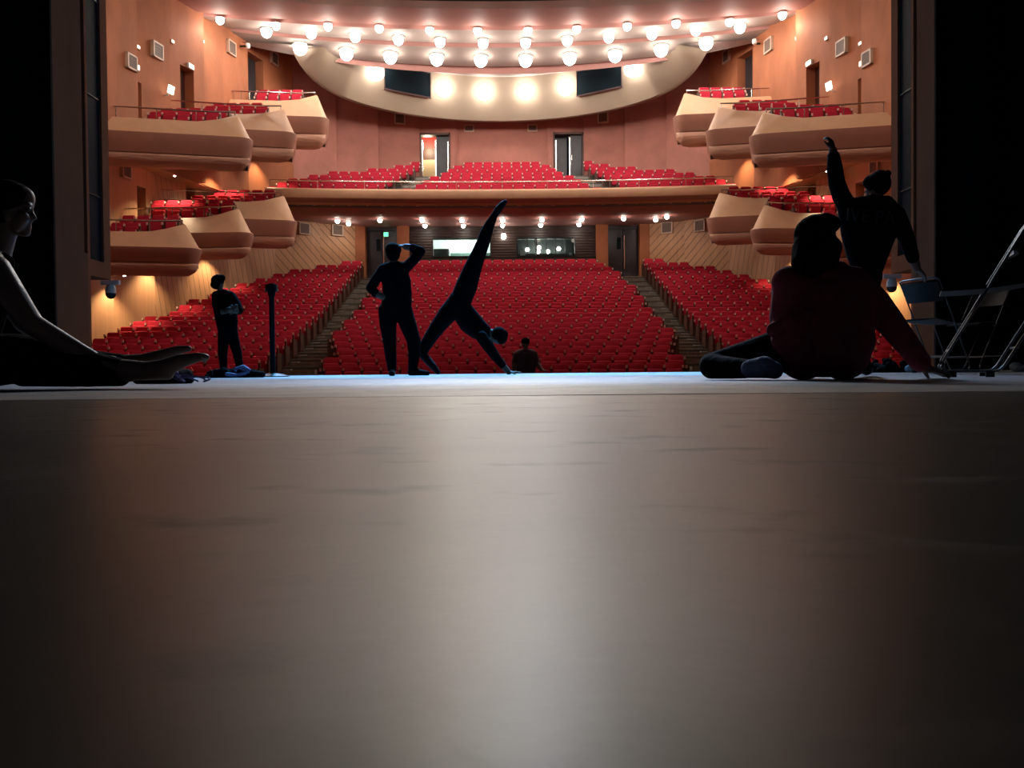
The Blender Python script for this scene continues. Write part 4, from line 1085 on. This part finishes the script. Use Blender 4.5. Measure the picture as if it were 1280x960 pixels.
# --- man standing below the stage edge
D = 17.0
a = person(Vector((P(657, 470, D).x, D, -1.05)), 'man in dark plum shirt standing in the pit beyond the stage edge')
hc = P(656.8, 430, D); hch, eyes = head(hc, Vector((0.05, -1, -0.05)), UP, 1.0)
tors = [[(651, 444, 0, 7.2), (651.5, 455, 0, 7.4), (652.5, 468, 0, 7.4)], [(662.5, 444, 0, 7.2), (662, 455, 0, 7.4), (661.5, 468, 0, 7.4)], [(647, 442.5, 0, 4), (657, 440.5, 0, 4.2), (667, 442.5, 0, 4)]]
arms = [[(646, 444, 0, 4.2), (643.5, 453, -0.02, 3.8), (642.5, 462, -0.1, 3.0)], [(668, 444, 0, 4.2), (671, 454, -0.04, 3.8), (676, 461, -0.16, 2.8)]]
legs = [[(652.5, 470, 0, 7.4), (652, 496, 0, 5.0), (652, 522, 0, 3.4)], [(661.5, 470, 0, 7.4), (662, 496, 0, 5.0), (662, 522, 0, 3.4)]]
feet = [[(652, 525.5, 0.05, 2.4), (651.5, 525.8, -0.16, 2.2)], [(662, 525.5, 0.05, 2.4), (662.5, 525.8, -0.16, 2.2)]]
body = [w2(D, c) for c in tors + arms + legs + feet] + hch + [neck_to(hc, UP, P(656.8, 440, D))]
hw = P(676, 461, D - 0.16); body += hand(hw, P(684, 463.5, D - 0.3) - hw, Vector((0, 0, -1)), 0.3)
hw = P(642.5, 462, D - 0.1); body += hand(hw, Vector((0.1, -0.2, -1)), Vector((0, 1, 0)), 0.4)
blob('body', body, 'skin', a, 0.010)
blob('shirt', [w2(D, [(x, y, c, r + 0.6) for x, y, c, r in ch]) for ch in tors + [q[:-1] for q in arms]], 'cloth_plum', a, 0.012)
blob('trousers', [w2(D, [(x, y, c, r + 0.5) for x, y, c, r in ch]) for ch in legs], 'cloth_black', a, 0.012)
blob('hair', [w2(D, [(656.6, 427.0, 0.02, 5.3), (657.4, 426.8, -0.03, 5.0)])], 'hair_black', a, 0.010)
for f in feet: blob('shoe', [w2(D, [(x, y, c, r + 0.5) for x, y, c, r in f])], 'shoe_black', a, 0.010)
blob('eyes', eyes, 'eye_dark', a, 0.006, 1)

# --- person in woolly hat, one arm raised, other hand on the chair
D = 7.2
a = person(ground(1078, D), 'person in black hooded top and bobble hat standing with one arm raised')
hc = P(1096, 236, D); hch, eyes = head(hc, P(1075, 238, D + 0.12) - hc, P(1098, 220, D) - P(1095, 250, D), 1.0)
tors = [[(1063, 265, 0, 14), (1068, 290, 0, 15.5), (1075, 315, 0, 16), (1080, 335, 0, 14)], [(1112, 268, 0, 14), (1106, 290, 0, 14), (1098, 313, 0, 13), (1091, 335, 0, 12)], [(1058, 260, 0, 10), (1088, 254, 0, 10), (1118, 266, 0, 10)], [(1088, 270, 0, 16), (1087, 300, 0, 16)]]
ra = [(1060, 260, 0, 11), (1051, 244, 0, 10.2), (1046, 229, 0, 9.4), (1043.5, 211, 0, 9.0), (1042, 196, 0, 7.0), (1041, 188, 0, 5.2)]
la = [(1120, 268, 0, 10.5), (1129, 287, -0.02, 9.4), (1136, 306, -0.04, 8.4), (1141, 322, -0.03, 7.0), (1146, 335, 0.02, 4.8)]
legs = [[(1076, 345, 0, 12.5), (1067, 380, 0, 10.5), (1060, 408, 0.02, 8.5), (1058, 456, 0.05, 5.5)], [(1090, 345, 0, 12), (1082, 380, 0, 10.5), (1076, 408, 0.02, 8.5), (1074, 456, 0.05, 5.5)]]
feet = [[(1058, 461.6, 0.1, 5.0), (1057, 463.5, -0.12, 4.0)], [(1074, 461.6, 0.1, 5.0), (1076, 463.5, -0.12, 4.0)]]
body = [w2(D, c) for c in tors + [ra, la] + legs + feet] + hch + [neck_to(hc, UP, P(1094, 256, D))]
hw = P(1041, 188, D); body += hand(hw, P(1038.5, 174, D) - hw, Vector((-0.5, 0.6, 0)), 0.75)
hw = P(1146, 335, D + 0.02); body += hand(hw, P(1156, 345, D + 0.04) - hw, Vector((-0.3, 0.2, -1)), 0.35)
blob('body', body, 'skin', a, 0.009)
top_ = blob('hooded_top', [w2(D, [(x, y, c, r + 0.8) for x, y, c, r in ch]) for ch in tors + [ra[:-1], la[:-1]]] + [w2(D, [(1096, 254, 0.06, 10), (1108, 254, -0.06, 9.5), (1114, 256, 0.0, 7)])], 'cloth_black', a, 0.011)
blob('trousers', [w2(D, [(x, y, c, r + 0.7) for x, y, c, r in ch]) for ch in legs], 'cloth_black', a, 0.011)
hat = blob('bobble_hat', [w2(D, [(1098, 230, 0, 15.2), (1100, 225, 0, 12.5)]), w2(D, [(1088, 228, 0.03, 9.0)])], 'cloth_black', a, 0.010)
blob('pompom', [w2(D, [(1109.5, 217, 0, 4.6)])], 'cloth_black', a, 0.008)
for f in feet: blob('shoe', [w2(D, [(x, y, c, r + 0.6) for x, y, c, r in f])], 'shoe_black', a, 0.009)
blob('eyes', eyes, 'eye_dark', a, 0.006, 1)
tx = bpy.data.curves.new('back_print', 'FONT'); tx.body = 'IVE PA'; tx.size = 0.165; tx.extrude = 0.003; tx.align_x = 'CENTER'
to = bpy.data.objects.new('back_print', tx); col.objects.link(to)
tp = P(1088, 278, D - 0.132)
to.matrix_world = Matrix.Translation(tp) @ Matrix.Rotation(R(90), 4, 'X') @ Matrix.Rotation(R(-9), 4, 'Z') @ Matrix.Shear('XY', 4, (0.2, 0)).to_4x4()
bpy.context.view_layer.update()
me = bpy.data.meshes.new_from_object(to.evaluated_get(bpy.context.evaluated_depsgraph_get())); mw = to.matrix_world.copy()
bpy.data.objects.remove(to); me.transform(mw); me.materials.clear(); me.materials.append(M['print_grey'])
local(link('back_print', me), a)

# --- person seated on the floor, back to us, leaning on one arm
D = 4.25
a = person(ground(1010, D), 'person in dark wine jacket sitting on stage leaning on one arm, back to us')
hc = P(1021, 300, D + 0.02); hch, eyes = head(hc, Vector((0.15, 1, 0.05)), Vector((-0.02, 0, 1)), 1.02)
tors = [[(996, 362, 0, 28), (992, 395, 0, 28), (998, 425, 0, 32), (1004, 444, 0, 30)], [(1056, 362, 0, 28), (1058, 395, 0, 29), (1058, 425, 0, 33), (1054, 444, 0, 30)],
        [(986, 354, 0, 20), (1026, 346, 0, 20), (1068, 355, 0, 20)], [(1027, 380, 0, 34), (1028, 430, 0, 38)]]
ra = [(1068, 358, 0, 22), (1092, 380, 0, 19), (1112, 403, 0, 16), (1132, 428, 0, 13.5), (1150, 452, 0, 11.5), (1156, 459, 0, 7.5)]
la = [(986, 362, 0.05, 20), (980, 395, 0.16, 16), (990, 420, 0.3, 13), (1005, 440, 0.40, 9)]
thl = [(1000, 445, 0.0, 27), (965, 437, 0.12, 22), (925, 448, 0.22, 19), (890, 457, 0.25, 16)]
shl = [(890, 458, 0.22, 15.5), (915, 460, 0.05, 13), (938, 461, -0.08, 10.5)]
ftl = [(938, 461, -0.1, 11), (955, 459, -0.14, 13), (968, 463, -0.16, 10)]
thr = [(1050, 446, 0.05, 27), (1062, 444, 0.35, 20), (1066, 440, 0.62, 15)]
shr = [(1066, 440, 0.62, 14.5), (1078, 452, 0.85, 10.5), (1083, 462, 1.05, 7.5)]
ftr = [(1083, 463, 1.05, 7.5), (1086, 463, 1.2, 6)]
body = [w2(D, c) for c in tors + [ra, la, thl, shl, ftl, thr, shr, ftr]] + hch + [neck_to(hc, UP, P(1023, 340, D), 1.1)]
hw = P(1156, 459.5, D); body += hand(hw, Vector((1, 0.25, -0.28)), Vector((0, 0, -1)), 0.08, 1.05, thumb=1)
hw = P(1005, 440, D + 0.4); body += hand(hw, Vector((0.6, 0.4, -0.5)), Vector((0, 0, -1)), 0.3)
blob('body', body, 'skin', a, 0.008)
jk = blob('jacket', [w2(D, [(x, y, c, r + 1.6) for x, y, c, r in ch]) for ch in tors + [ra[:-1], la]] +
     [w2(D, [(1006, 336, 0.02, 10), (1026, 334, -0.06, 10), (1050, 336, 0.02, 10)]), w2(D, [(968, 412, -0.05, 10), (990, 402, -0.11, 8), (1010, 392, -0.13, 5)])], 'cloth_wine', a, 0.011)
blob('trousers', [w2(D, [(x, y, c, r + 1.2) for x, y, c, r in ch]) for ch in (thl, shl, thr, shr)] + [w2(D, [(1000, 452, 0.0, 20), (1030, 452, 0.0, 20), (1056, 452, 0, 20)])], 'cloth_black', a, 0.010)
blob('sock', [w2(D, [(x, y, c, r + 0.7) for x, y, c, r in ftl])], 'sock_blue', a, 0.007)
blob('sock', [w2(D, [(x, y, c, r + 0.7) for x, y, c, r in ftr])], 'sock_blue', a, 0.007)
blob('hair', [w2(D, [(1018, 294, -0.02, 25), (1021, 290, 0.04, 23), (1018, 308, -0.05, 25), (1014, 326, -0.09, 22)]), w2(D, [(1036, 310, -0.03, 16), (1034, 326, -0.06, 14)]),
              w2(D, [(1004, 312, -0.03, 14), (1000, 328, -0.07, 11)])], 'hair_black', a, 0.009)
blob('hair_bun', [w2(D, [(1039, 280, -0.03, 11.5), (1032, 278, -0.02, 12)])], 'hair_black', a, 0.008)

# --- person in profile at the left edge, legs stretched along the stage
D = 3.5
a = person(ground(20, D), 'person in profile at the left edge stretching with legs out along the stage')
c0 = P(14, 262, D); f = FX; u = UP
q = lambda px, py, r, dd=0.0: (P(px, py, D + dd), r * D / 1000.0)
hd = [[q(2, 256, 27), q(14, 258, 24)], [q(18, 250, 20), q(26, 248, 16)],
      [q(30, 246, 12.0), q(33, 256, 9.0)], [q(20, 272, 18), q(26, 282, 12), q(31, 289, 7.0)],
      [q(36, 259, 4.2), q(39.5, 266, 3.0), q(43.5, 272.3, 2.6), q(38.5, 274, 3.6)],
      [q(36.5, 279.3, 3.2), q(34.5, 280.5, 3.4)], [q(35.8, 284.6, 2.9), q(33, 286, 3.6)], [q(32, 290, 6.0), q(24, 289, 6.0), q(12, 284, 7)],
      [q(38, 249, 4.6), q(38.6, 255, 4.0)]]
for e in (-1, 1):
    hd.append([q(34.5, 256.5, 4.2, 0.032 * e), q(37.5, 257, 3.6, 0.012 * e)])
    hd.append([q(28, 272, 8, 0.036 * e), q(22, 282, 7, 0.036 * e)])
    hd.append([q(8, 266, 4.5, 0.078 * e), q(9, 274, 3.0, 0.075 * e)])
    hd.append([q(12, 258, 18, 0.025 * e)])
eyes = [[q(35.2, 261, 3.4, 0.030 * e)] for e in (-1, 1)]
neck = [q(6, 285, 15), q(0, 305, 15.5), q(-8, 322, 19)]
tors = [[(-16, 345, -0.08, 27), (-22, 375, -0.08, 28), (-34, 410, -0.07, 30), (-44, 446, -0.08, 36)], [(-16, 345, 0.08, 27), (-22, 375, 0.08, 28), (-34, 410, 0.07, 30), (-44, 446, 0.08, 36)], [(-12, 334, -0.15, 18), (-8, 325, 0, 18), (-12, 334, 0.15, 18)]]
arm1 = [(-6, 338, -0.18, 18), (14, 368, -0.20, 16), (40, 405, -0.20, 13), (72, 424, -0.16, 12), (104, 441, -0.12, 9.5), (120, 448, -0.10, 7.5)]
arm2 = [(-6, 338, 0.18, 17), (10, 372, 0.22, 15), (30, 404, 0.24, 12.5), (66, 426, 0.20, 10), (96, 440, 0.14, 8)]
leg1 = [(-40, 452, -0.09, 34), (20, 448, -0.10, 29), (72, 452, -0.10, 24), (110, 461, -0.10, 21), (145, 464, -0.10, 16), (178, 463, -0.10, 11.5)]
leg2 = [(-40, 452, 0.10, 34), (20, 446, 0.12, 28), (76, 450, 0.12, 22), (115, 457, 0.12, 19), (150, 457, 0.12, 14), (182, 452, 0.12, 10.5)]
ft1 = [(180, 464, -0.10, 11.5), (202, 462, -0.10, 12.5), (226, 451.5, -0.10, 9.0), (247, 446.5, -0.10, 6.0), (257, 446, -0.10, 4.4)]
heel1 = [(200, 464, -0.10, 11.0), (208, 466, -0.10, 9.0)]
ft2 = [(184, 451, 0.12, 10.5), (204, 444.5, 0.12, 8.6), (222, 437.5, 0.12, 6.0), (236, 436.0, 0.12, 4.2)]
toes = [[(254, 445 + 1.2 * i, -0.135 + 0.018 * i, 3.2), (260.5 - 1.2 * i, 446.5 + 1.3 * i, -0.135 + 0.018 * i, 2.6)] for i in range(5)]
body = hd + [neck] + [w2(D, c) for c in tors + [arm1, arm2, leg1, leg2, ft1, ft2, heel1] + toes]
hw = P(120, 448, D - 0.10); body += hand(hw, P(150, 455, D - 0.13) - hw, Vector((0, 0.3, -1)), 0.22, 1.05)
hw = P(96, 440, D + 0.14); body += hand(hw, P(120, 449, D + 0.1) - hw, Vector((0, -0.2, -1)), 0.25, 1.0)
blob('body', body, 'skin_pale', a, 0.0065, 2)
blob('leotard', [w2(D, [(x, y, c, r + 1.4) for x, y, c, r in ch]) for ch in tors[:2]], 'cloth_black', a, 0.010)
blob('shoulder_strap', [w2(D, [(4, 318, -0.075, 4), (14, 326, -0.085, 4.5), (12, 350, -0.09, 5)]), w2(D, [(4, 318, 0.075, 4), (14, 326, 0.085, 4.5), (12, 350, 0.09, 5)])], 'cloth_navy', a, 0.008)
blob('leggings', [w2(D, [(x, y, c, r + 1.4) for x, y, c, r in ch]) for ch in (leg1[:-1], leg2[:-1])] + [w2(D, [(30, 466, -0.1, 17), (90, 469, -0.1, 14.5), (150, 471, -0.1, 12)])], 'cloth_black', a, 0.009)
blob('hair', [w2(D, [(-4, 252, 0, 27.5), (10, 247, 0, 22.5), (20, 241.5, 0, 14.0), (26, 240, 0, 10.0)]), w2(D, [(-8, 264, 0, 26), (-12, 282, 0, 16)])] + [w2(D, [(20, 243, 0.03 * e, 13.5), (13, 249, 0.038 * e, 16.5), (3, 262, 0.042 * e, 17)]) for e in (-1, 1)], 'hair_black', a, 0.008)
blob('hair_bun', [w2(D, [(-32, 246, 0, 14)])], 'hair_black', a, 0.008)
blob('eyes', eyes, 'eye_dark', a, 0.005, 1)

# ------------------------------------------------------------------ belt barrier post
D = 10.2
b0 = ground(341, D)
bp = empty('barrier_post', b0); tag(bp, 'black retractable belt barrier post on a round domed base', 'barrier post')
H = P(341, 354.6, D).z; S = D / 1000
MB().lathe([(0.01, 0.05), (0.045, 0.048), (0.12, 0.034), (0.20, 0.012), (0.205, 0.0)], 28).build('base', 'chrome_dark' if 'chrome_dark' in M else 'tube_grey', bp, True)
MB().lathe([(0.034, 0.045), (0.034, H - 17 * S), (0.045, H - 14 * S), (0.047, H - 10.5 * S), (0.01, H - 10.4 * S)], 18).build('pole', 'shoe_black', bp, True)
mb = MB().lathe([(0.01, H - 10.4 * S), (0.052, H - 10.4 * S), (0.055, H - 9 * S), (0.055, H - 1.5 * S), (0.045, H), (0.01, H)], 18); hdm = mb.build('belt_head', 'shoe_black', bp, True)
MB().box(-0.072, -0.045, -0.03, 0.03, H - 9.5 * S, H - 1 * S).box(0.045, 0.072, -0.03, 0.03, H - 9.5 * S, H - 1 * S).build('belt_slot', 'rubber', hdm)

# ------------------------------------------------------------------ heaps of clothes and bags
def heap(name, label, cat, px0, px1, d, h, mat, seed, n=16, depth=0.28, extras=None):
    rnd = random.Random(seed)
    g0, g1 = ground(px0, d), ground(px1, d); c = (g0 + g1) / 2
    L = (g1 - g0).length
    rt = empty(name, c); tag(rt, label, cat)
    ch = []
    for i in range(n):
        t = (i + 0.5) / n; x = g0.x + L * (0.06 + 0.88 * t); env = math.sin(math.pi * (0.1 + 0.8 * t)) ** 0.7
        r = 0.018 + 0.03 * rnd.random()
        zz = r * 0.9 + (h - 2 * r) * env * rnd.uniform(0.45, 1.0)
        p0 = Vector((x, d + rnd.uniform(-depth, depth) * 0.5, max(r, zz))); p1 = Vector((x + rnd.uniform(-0.10, 0.12), d + rnd.uniform(-depth, depth) * 0.5, r * 0.95))
        ch.append([(p0, r), (p1, r)]); ch.append([(Vector((x, d + rnd.uniform(-depth, depth) * 0.4, 0.022)), 0.024), (Vector((x + L / n * 1.5, d, 0.022)), 0.024)])
    blob('fabric', ch, mat, rt, 0.009, 2)
    for nm, m, chs in (extras or []): blob(nm, chs, m, rt, 0.007, 2)
    return rt
D = 9.3
heap('clothes_heap', 'rumpled navy jacket lying on stage in front of the child', 'jacket', 256, 326, D, 0.135, 'cloth_navy', 3,
     extras=[('lining', 'cloth_violet', [w2(D, [(296, 462, -0.12, 3.2), (304, 460, -0.12, 4.2), (310, 463.5, -0.14, 3.6)])]), ('sleeve', 'cloth_violet', [w2(D, [(284, 468, -0.18, 2.6), (296, 469, -0.19, 2.4), (306, 466.5, -0.18, 2.4)])])])
D = 5.0
r_ = heap('shoe_bag', 'black drawstring bag with loose straps behind the stretched foot', 'bag', 170, 236, D, 0.085, 'cloth_black', 11, 12, 0.2)
for k in range(4):
    x0 = ground(214 + 9 * k, D).x - r_.location.x
    pts = [(x0 + 0.05 * math.sin(t * 6.3 + k) + 0.10 * t, -0.10 + 0.05 * math.cos(t * 5 + k), 0.012 + 0.07 * max(0, math.sin(math.pi * t)) * (1 - 0.2 * k)) for t in [i / 14 for i in range(15)]]
    MB().tube(pts, 0.006, 6).build('strap', 'cloth_violet', r_, True)
heap('sports_bag', 'black bag lying on stage beyond the supporting arm', 'bag', 1086, 1128, 8.2, 0.16, 'cloth_black', 5, 12, 0.3)
heap('towel', 'pale blue cloth crumpled on stage under the near folding chair', 'cloth', 1262, 1300, 8.0, 0.075, 'cloth_pale_blue', 8, 8, 0.2)
heap('towel', 'small pale blue cloth on stage beside the leaning hand', 'cloth', 1135, 1147, 8.0, 0.05, 'cloth_pale_blue', 9, 4, 0.1)

# ------------------------------------------------------------------ folding chairs
def folding_chair(loc, rz, k, label):
    rt = empty('folding_chair', loc, rz); rt.scale = (k, k, k); tag(rt, label, 'chair', 'folding chairs')
    W = 0.22
    for s in (-1, 1):
        y = s * W
        pts = [(0.235, y, 0.93), (0.205, y, 0.885), (0.175, y, 0.83), (0.03, y, 0.57), (-0.02, y, 0.47), (-0.225, y, 0.10), (-0.237, y, 0.065), (-0.228, y, 0.042), (-0.205, y, 0.034), (0.03, y, 0.034), (0.055, y, 0.040), (0.078, y, 0.062), (0.10, y, 0.10), (0.30, y, 0.46)]
        fr = MB().tube(pts, 0.0075, 8).build('frame_tube', 'tube_grey', rt, True)
        for x in (-0.18, 0.01): MB().box(x - 0.022, x + 0.022, y - 0.012, y + 0.012, 0.0, 0.03).build('rubber_foot', 'rubber', fr)
    MB().tube([(0.235, -W, 0.93), (0.245, -W * 0.8, 0.945), (0.25, 0, 0.95), (0.245, W * 0.8, 0.945), (0.235, W, 0.93)], 0.0095, 8).build('top_rail', 'tube_grey', rt, True)
    for x, z in ((-0.205, 0.16), (0.14, 0.17)): MB().tube([(x + 0.012, -W, z), (x + 0.012, W, z)], 0.007, 8).build('crossbar', 'tube_grey', rt)
    rows = []
    for i in range(9):                          # seat pad, gently dished
        t = i / 8; x = -0.235 + 0.47 * t; z = 0.50 + 0.035 * t - 0.012 * math.sin(math.pi * t)
        e = 0.014 if i in (0, 8) else 0.0
        rows.append([(x, -W + 0.014, z + 0.004), (x, -W + 0.02, z + 0.026 - e), (x, 0, z + 0.030 - e), (x, W - 0.02, z + 0.026 - e), (x, W - 0.014, z + 0.004), (x, 0, z - 0.004)])
    m = MB(); m.grid(rows, 0, True); m.add(rows[0], [tuple(range(6))]); m.add(rows[-1], [tuple(range(5, -1, -1))]); m.build('seat', 'pad_black', rt, True)
    rows = []
    for i in range(9):                          # backrest panel, curved across
        t = i / 8; y = -W + 0.012 + (2 * W - 0.024) * t; b = 0.03 * math.sin(math.pi * t)
        rows.append([(0.115 + b, y, 0.72), (0.14 + b, y, 0.715), (0.235 + b, y, 0.90), (0.225 + b, y, 0.925), (0.205 + b, y, 0.90)])
    m = MB(); m.grid(rows, 0, True); m.add(rows[0], [tuple(range(5))]); m.add(rows[-1], [tuple(range(4, -1, -1))]); m.build('backrest', 'pad_black', rt, True)
    return rt
folding_chair(ground(1231, 4.75), R(-27), 1.0, 'nearest black folding chair with grey tube frame at the right edge')
folding_chair(ground(1168, 7.5), R(205), 0.92, 'black folding chair whose back the person in the hat is holding')
folding_chair(ground(1222, 8.0), R(20), 0.92, 'folding chair in shadow behind the nearest one')
